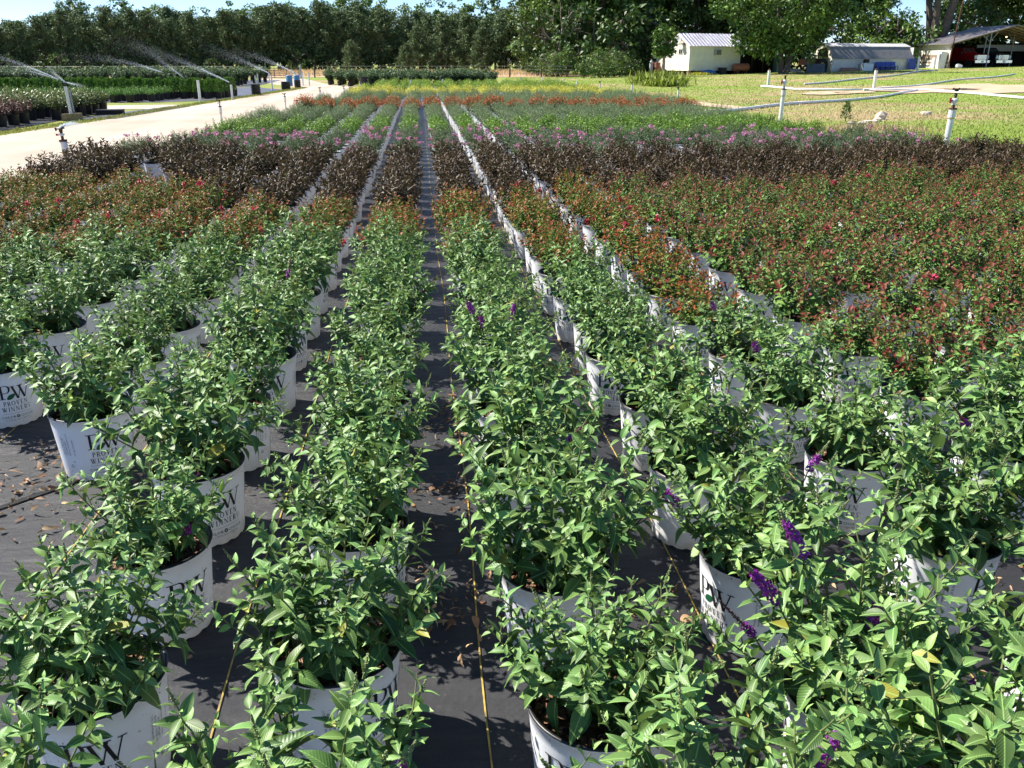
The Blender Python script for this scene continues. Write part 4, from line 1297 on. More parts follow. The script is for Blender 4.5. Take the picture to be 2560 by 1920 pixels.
def jet(x, y, z, head, elev, length, label, n=1500, drop=1.0, wide=.16):
    """water thrown by a sprinkler: a tight stream that breaks into droplets and drifts down"""
    r = np.random.default_rng(int(abs(x) * 100 + y * 10))
    n = int(n * 4.0)
    s = r.uniform(0, 1, n) ** 1.15
    h = R(head)
    L = s * length
    P = np.stack([x + L * math.cos(h), y + L * math.sin(h), z + L * math.tan(R(elev)) - drop * .035 * L ** 2], 1)
    sig = .008 + wide * 1.6 * s ** 1.4
    P += r.normal(0, 1, (n, 3)) * sig[:, None]
    m = r.uniform(0, 1, n) < .30 * s
    P[m, 2] -= r.exponential(.25, m.sum()) * s[m]
    size = r.uniform(.0014, .0050, n) * (1.15 - .75 * s) * max(1.0, y / 42)
    V, F, A, MI = join(knobs(P, size, np.zeros(n)))
    q = np.linspace(0, .22, 12) * length
    core = np.stack([x + q * math.cos(h), y + q * math.sin(h), z + q * math.tan(R(elev)) - drop * .035 * q ** 2], 1) + r.normal(0, .006, (12, 3))
    cv, cf = tube_tris(core, .006 * max(1, y / 40), .009 * max(1, y / 40), 6)
    V2, F2, A2, M2 = join((V, F, A), (cv, cf, np.zeros(len(cv))))
    return tag(link('water_jet', tri_mesh('water_jet', V2, F2, M_water)), label, 'water jet', None, 'stuff')

def left_riser(x, y, h, label, r=.04, **k):
    return riser(x, y, h, label, r=r, valve=False, z=.01, **k)
t = riser(-8.85, 24.0, .88, 'tall twin-pipe riser standing in a concrete block by the road', (-2, 0), r=.038, valve=False, z=.01)
b = MB(); b.tube([(.075, 0, 0), (.075, 0, .74)], .022, 8); b.build('second_pipe', M_metal, t)
b = MB(); b.box(-.20, .22, -.14, .14, -.005, .17); b.build('concrete_block', M_block, t)
left_riser(-18.5, 49.4, .5, 'white riser throwing a long jet left over lime shrubs')
left_riser(-18.5, 46.5, .42, 'white riser among the lime shrubs beside the jet', head=True)
left_riser(-20.9, 49.5, .4, 'white riser at back of the lime shrubs')
left_riser(-7.8, 33.3, .84, 'bare white post riser before the arborvitae', r=.045, head=False)
left_riser(-7.25, 36.2, .62, 'rusty topped riser throwing water over the arborvitae')
left_riser(-15.1, 58, .55, 'white riser spraying before the dark shrubs')
left_riser(-13.7, 55.5, .42, 'low brown riser spraying behind the arborvitae', dark=True)
left_riser(-7.46, 47.4, .78, 'thin riser in a dark base spraying by the road')
left_riser(-8.5, 66, .5, 'riser spraying beside the brown gate', r=.05)
for x, y in [(-23, 58), (-26.5, 60), (-19, 60), (-20.5, 63), (-30, 62), (-12.6, 61)]:
    left_riser(x, y, .62, 'white riser standing in the dark shrub bed across the road', head=False, group='risers in the dark shrub bed')
for k, (x, y, h) in enumerate([(-8.3, 61, .7), (-7.9, 59.5, .7), (-7.5, 58, .72), (-7.1, 57, .72), (-6.6, 56, .7), (-9.9, 62, .62), (-10.3, 60, .62), (-10.1, 58, .55)]):
    t = empty('marker_post', (x, y, 0), 0, 'thin white pipe post in the row beside the gate road', 'post', 'white posts beside the gate road')
    b = MB(); b.tube([(0, 0, 0), (0, 0, h)], .04, 8); b.build('pipe', M_pvc, t)
    b = MB(); b.tube([(0, 0, h), (0, 0, h + .03)], .048, 8); b.build('cap', M_pvcgrey, t)
jet(-18.55, 49.4, .52, 180, 26, 6.0, 'long water jet thrown over the lime shrubs', 1900)
jet(-18.6, 49.4, .52, 176, 19, 6.0, 'fainter lower water spray beside the long jet', 900, wide=.35)
jet(-15.15, 58, .57, 176, 21, 6.5, 'water jet rising over dark shrubs before the field', 1700)
jet(-7.28, 36.2, .64, 172, 26, 4.8, 'water jet thrown over the arborvitae from rusty riser', 1800)
jet(-13.75, 55.5, .44, 165, 38, 3.2, 'short steep water jet behind the arborvitae', 1000)
jet(-7.5, 47.4, .80, 174, 27, 3.4, 'water jet by the road above the black crates', 1300)
jet(-8.55, 66, .52, 172, 27, 4.6, 'water jet beside the brown gate', 1400)
jet(-8.87, 24.0, .92, 150, 35, .55, 'small spurt from the twin-pipe riser', 260, wide=.02)
jet(-8.83, 24.0, .92, 10, -12, .42, 'thin backward spurt from the twin-pipe riser', 220, wide=.015)
jet(-4.56, 11.9, .645, 20, 32, .30, 'clear water curling from the leaking valve riser', 420, drop=60, wide=.012)

# ------------------------------------------------------------------ black crates, barrels, boards by the road
def pot_stack(x, y, w, h, label, n=4):
    t = empty('pot_stack', (x, y, .01), rnd.uniform(-.2, .2), label, 'pot stack', 'black containers by the road')
    for k in range(n):
        b = MB(); z0 = h * k / n
        b.lathe([(.001, z0 + .002), (w * .44, z0), (w * .47, z0 + h / n * .8), (w * .52, z0 + h / n * .82), (w * .52, z0 + h / n - .003), (w * .46, z0 + h / n - .004), (.001, z0 + h / n - .02)], 18)
        b.build('container', M_blackplastic, t)
for x, y, w, h, lb in [(-7.15, 40.9, .42, .46, 'tall stack of black nursery containers beside the arborvitae'), (-6.95, 48.6, .50, .40, 'wide black container stack before the blue barrels'), (-6.7, 51.4, .36, .42, 'black container stack at the road bend'),
                       (-2.95, 49.5, .40, .62, 'dark container stack beside the golden shrubs'), (-2.7, 51, .34, .34, 'low black container by the golden shrubs')]:
    pot_stack(x, y, w, h, lb)
t = empty('pallet_stack', (-8.75, 26.6, .012), .2, 'flattened stack of black trays at the roadside bed corner', 'tray stack')
for k in range(4):
    b = MB(); b.box(-.36, .36, -.28, .28, k * .035, k * .035 + .028); b.build('tray', M_blackplastic, t)
for x, y, lb in [(-7.75, 55.8, 'pale blue plastic barrel beside the road bend'), (-7.35, 56.2, 'darker blue plastic barrel next to white pipe')]:
    t = empty('barrel', (x, y, .006), 0, lb, 'barrel')
    b = MB(); b.lathe([(.001, .0), (.17, .0), (.185, .03), (.18, .2), (.19, .22), (.19, .26), (.18, .28), (.185, .56), (.17, .6), (.001, .605)], 18); b.build('drum', M_barrel, t, smooth=True)
    b = MB(); b.lathe([(.187, .40), (.194, .41), (.194, .43), (.187, .44)], 18); b.build('hoop', M_barrel, t)
t = empty('sign_board', (-3.0, 43.0, .01), .1, 'small tan board propped against a riser by the road', 'board')
b = MB(); b.box(-.28, .28, -.02, .02, .0, .26); b.build('board', M_block, t)
b = MB(); b.box(-.03, .03, .022, .06, 0, .2); b.build('stake', M_barewood, t)

# ------------------------------------------------------------------ lawn: pipes, rocks, seedling, grass
def lawn_pipe(pts, r, label):
    P = []
    for (a, b_), (c, d) in zip(pts[:-1], pts[1:]):
        n = max(2, int(math.hypot(c - a, d - b_) / 1.2))
        for i in range(n): P.append((a + (c - a) * i / n, b_ + (d - b_) * i / n))
    P.append(pts[-1])
    t = empty('lawn_pipe', (P[0][0], P[0][1], th(*P[0])), 0, label, 'pipe')
    o = t.location
    step = 6
    for i in range(0, len(P) - 1, step):
        q = [(x - o.x, y - o.y, th(x, y) + r * 1.1 - o.z) for x, y in P[i:i + step + 1]]
        b = MB(); b.tube(q, r, 8); b.build('pipe_length', M_pvc, t, smooth=True)
        if i:
            d = Vector(q[1]) - Vector(q[0]); d.normalize()
            b = MB(); b.tube([Vector(q[0]) - d * .14, Vector(q[0]) + d * .14], r * 1.22, 8); b.build('coupling', M_pvc, t)
lawn_pipe([(8.3, 25.7), (9.2, 26), (14.6, 31.9), (19.2, 36.2), (23.7, 41.4)], .05, 'long white pipe lying across the lawn from the shrub bed')
lawn_pipe([(18.9, 49), (18.5, 43.5), (21.4, 41.9), (24.4, 41.9), (24.3, 38.9), (22.9, 32.4)], .055, 'bent thick white pipe running round the bare soil')
lawn_pipe([(22.5, 43.3), (35, 56), (44.4, 64.4)], .05, 'white pipe running uphill past bare soil towards the carport')
lawn_pipe([(23.7, 54.3), (33.8, 64.2), (43.3, 75.4), (45, 75.8)], .055, 'white pipe half hidden in grass below the sheds')
for x, y, h, lb in [(22.4, 43.1, 1.0, 'thick upright white pipe beside the bent lawn pipe'), (42.9, 75.4, 1.3, 'upright white pipe in front of the carport wall'), (19.2, 48.8, .95, 'upright white pipe behind the tall red-valve riser')]:
    t = empty('standpipe', (x, y, th(x, y)), 0, lb, 'pipe')
    b = MB(); b.tube([(0, 0, -.05), (0, 0, h - .08)], .075 if y < 60 else .10, 10); b.build('pipe', M_pvc, t)
    b = MB(); b.tube([(0, 0, h - .08), (0, 0, h - .02), (0, 0, h)], [.06, .06, .03], 8); b.build('nozzle', M_rust, t)

def blob(seed, r, sx, sy, sz, sub=2):
    import bmesh
    bm = bmesh.new()
    bmesh.ops.create_icosphere(bm, subdivisions=sub, radius=1)
    g_ = np.random.default_rng(seed)
    c = g_.normal(0, 1, (7, 3)); w = g_.uniform(.1, .32, 7)
    for v in bm.verts:
        p = np.array(v.co)
        k = 1 + sum(w[i] * math.sin(3.1 * float(p @ c[i]) + i) for i in range(7)) * .45
        v.co = (p[0] * sx * k * r, p[1] * sy * k * r, p[2] * sz * k * r)
    me = bpy.data.meshes.new('rock')
    bm.to_mesh(me); bm.free()
    return me
for i, (x, y, r, lb) in enumerate([(9.85, 19.9, .06, 'small pale rock at end of the rock line on the lawn'), (10.1, 20.3, .10, 'rounded pale rock next to the dry grass'), (10.38, 20.35, .09, 'flat pale rock in the rock line'), (10.75, 20.75, .10, 'broad pale rock in the rock line beside the pointed one'),
                                   (11.05, 21.0, .08, 'low grey rock beside the pointed one'), (11.35, 21.4, .10, 'pale slab rock below the pointed one'), (11.75, 22.0, .12, 'tall pointed pale rock on the lawn'), (13.8, 23.5, .11, 'lone flat pale rock further up the lawn')]):
    me = blob(40 + i, r, 1.2, .9, 1.3 if r > .115 else .75, 1)
    me.materials.append(M_rock)
    tag(link('rock', me, None, (x, y, th(x, y) + r * .35)), lb, 'rock', 'pale rocks on the lawn')

t = empty('pine_seedling', (10.6, 21.6, th(10.6, 21.6)), 0, 'young pine seedling standing by pale rocks on the lawn', 'tree')
r_ = np.random.default_rng(3)
n = 220
z = r_.uniform(.08, 1, n); a = r_.uniform(0, 6.28, n)
P = np.stack([.09 * (1.1 - z) * np.cos(a), .09 * (1.1 - z) * np.sin(a), z * .46], 1)
V, F, A, U = batch(P, np.stack([np.cos(a), np.sin(a), np.full(n, .8)], 1), r_.normal(0, 1, (n, 3)), r_.uniform(.06, .11, n), np.full(n, .02), r_.uniform(0, 1, n), T_far)
link('crown', tri_mesh('crown', V, F, M_tree, A), t)
b = MB(); b.tube([(0, 0, -.02), (0, 0, .44)], [.012, .004], 6); b.build('trunk', M_bark, t)

def blades(name, P, m, hmin, hmax, w, label, lean=.35, seed=0, cat='grass'):
    r = np.random.default_rng(seed)
    n = len(P)
    D = np.stack([r.normal(0, lean, n), r.normal(0, lean, n), np.ones(n)], 1)
    N = np.stack([r.normal(0, 1, n), r.normal(0, 1, n), np.zeros(n)], 1)
    L = r.uniform(hmin, hmax, n)
    V, F, A, U = batch(P, D, N, L, np.broadcast_to(w, n) if np.ndim(w) else np.full(n, w), r.uniform(0, 1, n), T_far)
    return tag(link(name, tri_mesh(name, V, F, m, A)), label, cat, None, 'stuff')
r_ = np.random.default_rng(11)
P, W_ = [], []
def soil_free(x, y): return ((x - 27.5) * .766 + (y - 44) * .643) ** 2 / 60 + ((y - 44) * .766 - (x - 27.5) * .643) ** 2 / 19 > 1
for _ in range(60000):
    y = 12 + 72 * r_.uniform() ** 1.5
    x = 7.4 + (y * .80 - 6) * r_.uniform()
    if x < lerp_table(XR, y) + .25 or (x > 9 and not soil_free(x, y) and r_.uniform() < .93): continue
    P.append((x, y, th(x, y) - .01)); W_.append(.006 + .0006 * y)
P, W_ = np.array(P), np.array(W_)
dry = (np.sin(P[:, 0] * .35 + P[:, 1] * .13) + np.sin(P[:, 1] * .41 - P[:, 0] * .22) + r_.normal(0, .7, len(P))) > 1.0
blades('lawn_grass', P[~dry], M_grassblade, .03, .085, W_[~dry], 'short green grass blades of the rolling lawn', .5, 1)
blades('dry_lawn_grass', P[dry], M_dryblade, .03, .10, W_[dry], 'dry straw-coloured grass patches on the lawn', .5, 2)
k = 900
P = np.stack([r_.normal(9.75, .55, k), r_.normal(18.6, .5, k), np.zeros(k)], 1)
P[:, 2] = [th(a, c) for a, c in P[:, :2]]
blades('tall_dry_grass', P, M_dryblade, .06, .20, .010, 'tall reddish dry grass in front of the rocks', .3, 4)
k = 1700
P = np.stack([r_.normal(14.5, .6, k), r_.normal(54, 1.0, k), np.zeros(k)], 1)
P[:, 2] = [th(a, c) for a, c in P[:, :2]]
blades('tall_grass_clump', P, M_reed, .25, 1.0, .02, 'tall yellow-green grass clump at the lawn edge', .5, 5)
# verges of the road
P = []
edge = [(8, -9.25), (19, -8.75), (26, -8.1), (32.5, -7.75), (40, -7.12), (50, -6.45)]
for _ in range(9000):
    y = r_.uniform(15, 52)
    P.append((lerp_table(edge, y) + r_.normal(0, .13) - .02, y, .008))
blades('verge_grass', np.array(P), M_verge, .02, .09, .016, 'sparse yellow-green grass strip along the gravel road', .6, 6)
# straw field
k = 17000
P = np.stack([r_.uniform(-95, 16, k), r_.uniform(84.5, 126, k), np.full(k, .01)], 1)
blades('straw_field', P, M_dryblade, .25, .50, .08, 'pale dry grass field beyond the nursery beds', .25, 7)

# ------------------------------------------------------------------ fence and gate
def fence(pts, label):
    t = empty('field_fence', (pts[0][0], pts[0][1], 0), 0, label, 'fence')
    o = t.location
    for (a, c), (d, e) in zip(pts[:-1], pts[1:]):
        b = MB(); b.tube([(a - o.x, c - o.y, 0), (a - o.x + .02, c - o.y, 1.05)], .07, 7); b.build('post', M_fencewood, t)
    for zz in (.35, .65, .95):
        b = MB(); b.tube([(a - o.x, c - o.y, zz) for a, c in pts], .012, 4); b.build('wire', M_metal, t)
fence([(-48 + 3.2 * i, 83.2 - .18 * i) for i in range(11)], 'field fence of thin dark posts and wire')
fence([(-9.2 + 2.9 * i, 82.5 + .05 * i) for i in range(9)], 'dark post and wire fence behind the golden shrubs')
t = empty('field_gate', (-12.7, 76.2, 0), math.atan2(1.3, 2.7), 'brown tubular farm gate at the end of the gravel road', 'gate')
W = 3.1
for z in (.12, .26, .40, .54, .68, .84):
    b = MB(); b.tube([(0, 0, z), (W, 0, z)], .022, 6); b.build('rail', M_gate, t)
for x in (0, W * .33, W * .66, W):
    b = MB(); b.tube([(x, 0, .08), (x, 0, .88)], .026, 6); b.build('upright', M_gate, t)
for x in (-.14, W + .14):
    b = MB(); b.tube([(x, 0, 0), (x, 0, 1.1)], .075, 8); b.build('gate_post', M_pvcgrey, t)
# ------------------------------------------------------------------ buildings on the rise
def clap_wall(name, m, parent, x0, x1, z0, z1, top=None, y=0.0, lap=.13, axis_='x', out=-1):
    """a wall of lapped boards: every board leans out at its lower edge. top(s): height limit along the wall"""
    b = MB()
    n = int(round((z1 - z0) / lap))
    for k in range(n):
        za, zb = z0 + (z1 - z0) * k / n, z0 + (z1 - z0) * (k + 1) / n
        segs = [(x0, x1)]
        if top:
            q = np.linspace(x0, x1, 41)
            ok = [x for x in q if top(x) >= za + .02]
            if len(ok) < 2: continue
            segs = [(min(ok), max(ok))]
        for a, c in segs:
            zt = zb if not top else None
            pa, pc = (min(zb, top(a)), min(zb, top(c))) if top else (zb, zb)
            o0, o1 = out * .022, out * .004
            if axis_ == 'x': P = [(a, y + o0, za), (c, y + o0, za), (c, y + o1, pc), (a, y + o1, pa), (a, y, za), (c, y, za)]
            else: P = [(y + o0, a, za), (y + o0, c, za), (y + o1, c, pc), (y + o1, a, pa), (y, a, za), (y, c, za)]
            b.add(P, [(0, 1, 2, 3), (4, 5, 1, 0)])
    return b.build(name, m, parent)

def ribbed(name, m, parent, p0, p1, p2, p3, n, thick=.03, rib=.035):
    """a sloping metal sheet p0-p1 (eave) p3-p2 (ridge) with raised ribs running up the slope"""
    b = MB()
    p0, p1, p2, p3 = (Vector(p) for p in (p0, p1, p2, p3))
    nrm = (p1 - p0).cross(p3 - p0).normalized()
    if nrm.z < 0: nrm = -nrm
    d = nrm * thick
    b.add([p0, p1, p2, p3, p0 + d, p1 + d, p2 + d, p3 + d], [(0, 3, 2, 1), (4, 5, 6, 7), (0, 1, 5, 4), (1, 2, 6, 5), (2, 3, 7, 6), (3, 0, 4, 7)])
    for k in range(n + 1):
        t = (k + .25) / (n + .5)
        a, c = p0.lerp(p1, t) + d, p3.lerp(p2, t) + d
        b.bar(a + nrm * rib * .4, c + nrm * rib * .4, rib, rib)
    return b.build(name, m, parent)

# the cream cottage
hz = th(27, 84)
HX, HY, HS = 25.3, 84.3, .9
H0 = empty('cottage', (HX, HY, hz), R(19.4), 'cream clapboard cottage on piers with a tin roof', 'house')
H0.scale = (HS, HS, HS)
WL, WD, ZB, ZE, RY, ZR, ZK = 6.6, 6.0, .42, 2.95, 1.8, 4.05, 1.85
gtop = lambda y: ZE + (ZR - ZE) * y / RY if y < RY else ZR - (ZR - ZK) * (y - RY) / (WD - RY)
clap_wall('front_wall', M_siding, H0, 0, WL, ZB, ZE)
clap_wall('gable_wall', M_siding, H0, 0, WD, ZB, ZR, gtop, 0.0, axis_='y')
b = MB(); b.box(.03, WL - .03, .03, WD - .03, ZB, ZK); b.build('core_wall', M_siding, H0)
b = MB(); b.add([(WL, 0, ZB), (WL, WD, ZB), (WL, WD, ZK), (WL, RY, ZR), (WL, 0, ZE)], [(0, 1, 2, 3, 4)]); b.add([(0, WD, ZB), (WL, WD, ZB), (WL, WD, ZK), (0, WD, ZK)], [(0, 1, 2, 3)]); b.build('rear_wall', M_siding, H0)
sl = (ZR - ZE) / RY
sl2 = (ZR - ZK) / (WD - RY)
rf = ribbed('roof', M_tin, H0, (-.28, -.3, ZE - .3 * sl + .03), (WL + .25, -.3, ZE - .3 * sl + .03), (WL + .25, RY, ZR + .03), (-.28, RY, ZR + .03), 16)
ribbed('rear_roof', M_tin, rf, (-.28, WD + .25, ZK - .25 * sl2 + .03), (WL + .25, WD + .25, ZK - .25 * sl2 + .03), (WL + .25, RY + .01, ZR + .03), (-.28, RY + .01, ZR + .03), 16)
b = MB(); b.bar((-.26, -.28, ZE - .3 * sl - .06), (-.26, RY, ZR - .06), .05, .16); b.bar((-.26, WD + .2, ZK - .2 * sl2 - .06), (-.26, RY, ZR - .06), .05, .16); b.build('barge_board', M_whitewood, rf)
for x in (.15, WL - .2): 
    b = MB(); b.box(x - .12, x + .2, .06, .4, -.2, ZB - .003); b.build('pier', M_block, H0)
b = MB(); b.box(.05, WL - .05, 2.0, 2.1, -.2, ZB - .01); b.build('underfloor_shade', M_darkwood, H0)  # dark panel added to stand for the shadowy void beneath the floor
for y in (1.3, 2.0, 4.6): 
    b = MB(); b.box(.06, .3, y - .12, y + .12, -.2, ZB - .003); b.build('pier', M_block, H0)
b = MB(); b.box(-.04, .0, 0, 0.001, 0, 0.001)
w = MB(); w.box(-.05, -.012, 1.25, 1.95, 2.02, 2.58); w = w.build('window', M_whitewood, H0)
for ya, yb in ((1.31, 1.58), (1.62, 1.89)):
    b = MB(); b.box(-.056, -.052, ya, yb, 2.08, 2.52); b.build('pane', M_glass, w)
ac = MB(); ac.box(3.05, 3.75, -.42, -.025, 1.95, 2.5); ac = ac.build('air_conditioner', M_pvcgrey, H0)
b = MB(); b.box(3.12, 3.68, -.428, -.422, 2.02, 2.43); b.build('grille', M_blackplastic, ac)
for k in range(7):
    b = MB(); b.box(3.13, 3.67, -.437, -.43, 2.05 + k * .055, 2.07 + k * .055); b.build('slat', M_pvcgrey, ac)
# satellite dish on the gable
t = empty('satellite_dish', (0, 0, 0), 0, 'grey satellite dish mounted high on the cottage gable', 'dish')
Mh = Matrix.Translation((HX, HY, hz)) @ Matrix.Rotation(R(19.4), 4, 'Z') @ Matrix.Scale(HS, 4)
t.matrix_basis = Mh @ Matrix.Translation((-.42, 1.55, 3.35)) @ Vector((-.75, -.2, .35)).to_track_quat('Z', 'Y').to_matrix().to_4x4()
b = MB(); b.lathe([(.001, .0), (.18, .02), (.32, .065), (.42, .12), (.425, .115), (.32, .055), (.18, .008), (.001, -.012)], 20); b.build('reflector', M_pvcgrey, t, smooth=True)
b = MB(); b.tube([(0, -.4, .1), (0, -.05, .42)], .015, 6); b.box(-.04, .04, -.09, -.01, .38, .46); b.build('feed_arm', M_metal, t)
b = MB(); b.tube([(0, 0, -.01), (0, .1, -.32)], .03, 6); b.build('bracket', M_metal, t)
# lean-to beside the cottage
L0 = empty('lean_to_shed', tuple((Mh @ Vector((7.05, .6, 0)))[:3]), R(19.4), 'dark open lean-to shed between cottage and tree', 'shed')
b = MB(); b.box(0, 4.4, 2.6, 2.7, -.1, 2.3); b.build('back_wall', M_darkwood, L0)
for x in (0, 4.32): b = MB(); b.box(x, x + .08, .05, 2.59, -.1, 2.3); b.build('side_wall', M_darkwood, L0)
ribbed('roof', M_tinold, L0, (-.15, -.25, 2.2), (4.55, -.25, 2.2), (4.55, 2.85, 2.45), (-.15, 2.85, 2.45), 10)
for x in (.1, 1.5, 2.9, 4.2): b = MB(); b.box(x - .05, x + .05, -.05, .05, -.1, 2.18); b.build('post', M_darkwood, L0)
def at_house(x, y): p = Mh @ Vector((x, y, 0)); return (p.x, p.y, th(p.x, p.y))
# things round the cottage
t = empty('fuel_tank', at_house(5.9, -1.1), R(19.4), 'red-brown horizontal fuel tank in front of the cottage', 'tank')
b = MB(); b.tube([(-.86, 0, .62), (-.8, 0, .62), (.8, 0, .62), (.86, 0, .62)], [.2, .34, .34, .2], 18); b.build('tank', M_tank, t, smooth=False)
for x in (-.55, .55): b = MB(); b.box(x - .06, x + .06, -.26, .26, -.02, .34); b.build('leg', M_rust, t)
t = empty('gas_cylinder', at_house(-1.2, 5.2), 0, 'pale tall gas cylinder standing left of the cottage', 'gas cylinder')
b = MB(); b.lathe([(.001, 0), (.19, 0), (.2, .05), (.2, 1.15), (.15, 1.28), (.06, 1.33), (.06, 1.42), (.001, 1.43)], 14); b.build('bottle', M_pvcgrey, t, smooth=True)
b = MB(); b.lathe([(.06, 1.42), (.08, 1.44), (.08, 1.5), (.001, 1.51)], 10); b.build('valve_cap', M_rust, t)
t = empty('oil_drum', at_house(-.75, 4.7), 0, 'rusty oil drum beside the pale gas cylinder', 'drum')
b = MB(); b.lathe([(.001, 0), (.29, 0), (.29, .38), (.31, .4), (.29, .42), (.29, .78), (.31, .8), (.29, .82), (.29, 1.15), (.27, 1.16), (.001, 1.13)], 16); b.build('drum', M_tank, t)
b = MB(); b.lathe([(.03, 1.13), (.05, 1.15), (.05, 1.22), (.001, 1.23)], 8); b.build('spout', M_rust, t)
t = empty('utility_cabinet', at_house(12.0, .2), R(19.4), 'blue-grey upright metal cabinet beside the lean-to', 'cabinet')
b = MB(); b.box(-.33, .33, -.28, .28, -.02, 1.75); b.build('case', M_teal, t)
b = MB(); b.box(-.29, .29, -.3, -.283, .05, 1.68); b.build('door', M_teal, t)
b = MB(); b.box(.18, .21, -.325, -.302, .8, 1.0); b.build('handle', M_metal, t)
t = empty('blue_tarp_heap', at_house(2.2, -.55), 0, 'crumpled bright blue tarp heap under the cottage front', 'tarp')
me = blob(77, .55, 1.25, .6, .62, 3); me.materials.append(M_tarp); link('tarp', me, t, (0, 0, .12))
t = empty('dark_crate', at_house(3.9, -.6), R(19), 'dark square crate before the cottage front wall', 'crate')
b = MB(); b.box(-.32, .32, -.25, .25, -.02, .62); b.build('body', M_blackplastic, t)
b = MB(); b.box(-.34, .34, -.27, .27, .623, .68); b.build('lid', M_pvcgrey, t)
P = np.stack([r_.normal(0, .55, 500), r_.normal(0, .3, 500), np.zeros(500)], 1) + np.array(at_house(1.0, -.9))
blades('yellow_flower_patch', P, M_yellow, .1, .38, .06, 'small yellow-green plants before the cottage piers', .5, 8, 'plants')
# folding frame near the tree
t = empty('metal_frame', at_house(13.0, -2.6), 0, 'white bent metal frame lying on the grass below the cabinet', 'frame')
b = MB(); b.tube([(-.6, 0, 1.25), (.1, 0, .35), (.9, .1, .05)], .035, 6); b.build('long_pole', M_pvc, t)
b = MB(); b.tube([(-1.1, 0, .03), (.1, .02, .42)], .035, 6); b.build('short_pole', M_pvc, t)
b = MB(); b.tube([(1.3, .1, .03), (1.0, .1, .9), (1.9, .1, .03)], .03, 6); b.build('brace', M_pvc, t)

# gambrel shed
SX, SY = 38.9, 83.4
sz = th(43, 83)
G0 = empty('gambrel_shed', (SX, SY, sz), R(10), 'long grey gambrel-roofed shed with open cream end', 'shed')
G0.scale = (.83, .83, .83)
GL, GD, zw, zk, zr = 10.8, 3.9, 1.32, 2.55, 2.92
yk = .85
b = MB(); b.box(0, GL, 0, .06, -.2, zw); b.box(0, GL, GD - .06, GD, -.2, zw); b.box(GL - .06, GL - .003, .063, GD - .063, -.2, zr - .4); b.build('wall', M_whitewood, G0)
def slab(name, m, pts, th_=.05, parent=G0):
    b = MB(); P = [Vector(p) for p in pts]; n = (P[1] - P[0]).cross(P[3] - P[0]).normalized()
    if n.z < 0: n = -n
    b.add(P + [p + n * th_ for p in P], [(0, 3, 2, 1), (4, 5, 6, 7), (0, 1, 5, 4), (1, 2, 6, 5), (2, 3, 7, 6), (3, 0, 4, 7)])
    return b.build(name, m, parent)
courses = 9
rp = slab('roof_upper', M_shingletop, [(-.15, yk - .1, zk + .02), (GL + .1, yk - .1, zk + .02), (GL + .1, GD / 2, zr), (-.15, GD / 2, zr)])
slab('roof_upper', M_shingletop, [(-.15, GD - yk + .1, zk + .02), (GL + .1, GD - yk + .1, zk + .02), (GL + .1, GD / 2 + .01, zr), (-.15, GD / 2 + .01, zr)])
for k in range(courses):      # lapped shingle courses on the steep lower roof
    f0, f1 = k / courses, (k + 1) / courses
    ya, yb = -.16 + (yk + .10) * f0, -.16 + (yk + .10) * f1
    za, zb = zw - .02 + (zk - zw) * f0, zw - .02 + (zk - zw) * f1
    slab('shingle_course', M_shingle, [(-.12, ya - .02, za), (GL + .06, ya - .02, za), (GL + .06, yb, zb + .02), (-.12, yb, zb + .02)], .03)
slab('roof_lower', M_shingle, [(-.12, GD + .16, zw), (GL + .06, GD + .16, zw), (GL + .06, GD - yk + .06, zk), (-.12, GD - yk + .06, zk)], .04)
pr = [(0, -.2), (0, zw), (yk - .05, zk - .02), (GD / 2, zr - .05), (GD - yk + .05, zk - .02), (GD, zw), (GD, -.2)]
op = [(.95, -.2), (.95, 1.9), (1.3, 2.35), (GD / 2, 2.45), (GD - 1.3, 2.35), (GD - .95, 1.9), (GD - .95, -.2)]
b = MB()
for k in range(6):
    b.add([(-.05, pr[k][0], pr[k][1]), (-.05, pr[k + 1][0], pr[k + 1][1]), (-.05, op[k + 1][0], op[k + 1][1]), (-.05, op[k][0], op[k][1]),
           (.01, pr[k][0], pr[k][1]), (.01, pr[k + 1][0], pr[k + 1][1]), (.01, op[k + 1][0], op[k + 1][1]), (.01, op[k][0], op[k][1])], [(0, 3, 2, 1), (4, 5, 6, 7), (3, 7, 6, 2), (0, 1, 5, 4)])
b.build('end_wall', M_siding, G0)
def at_shed(x, y): 
    c, s = math.cos(R(10)), math.sin(R(10)); x, y = x * .83, y * .83; X, Y = SX + x * c - y * s, SY + x * s + y * c
    return (X, Y, th(X, Y))
for k in range(4):
    t = empty('blue_chair', at_shed(5.75 + k * .68, -.55), R(10) + rnd.uniform(-.08, .08), 'blue plastic chair tipped against the grey shed', 'chair', 'blue chairs against the shed')
    b = MB(); b.box(-.27, .27, -.05, .0, .08, .78, M=Matrix.Rotation(R(-14), 4, 'X')); b.build('seat_back', M_blue, t)
    b = MB(); b.box(-.27, .27, -.42, -.05, .34, .40); b.build('seat', M_blue, t)
    for sx in (-.24, .24):
        b = MB(); b.box(sx - .025, sx + .025, -.42, -.37, 0, .34); b.build('leg', M_blue, t); b = MB(); b.box(sx - .025, sx + .025, -.05, 0, 0, .36); b.build('leg', M_blue, t)
t = empty('plastic_panel', at_shed(10.4, -.5), R(10), 'tall blue plastic panel leaning at the shed end', 'panel')
b = MB(); b.box(-.42, .42, -.04, .04, -.02, 1.0, M=Matrix.Rotation(R(-6), 4, 'X')); b.build('sheet', M_blue, t)
b = MB(); b.box(-.44, .44, -.16, -.11, .9, 1.0); b.build('top_edge', M_blue, t)
t = empty('chest_freezer', at_shed(3.6, -.7), R(10), 'white chest appliance with dark box on top by the shed', 'appliance')
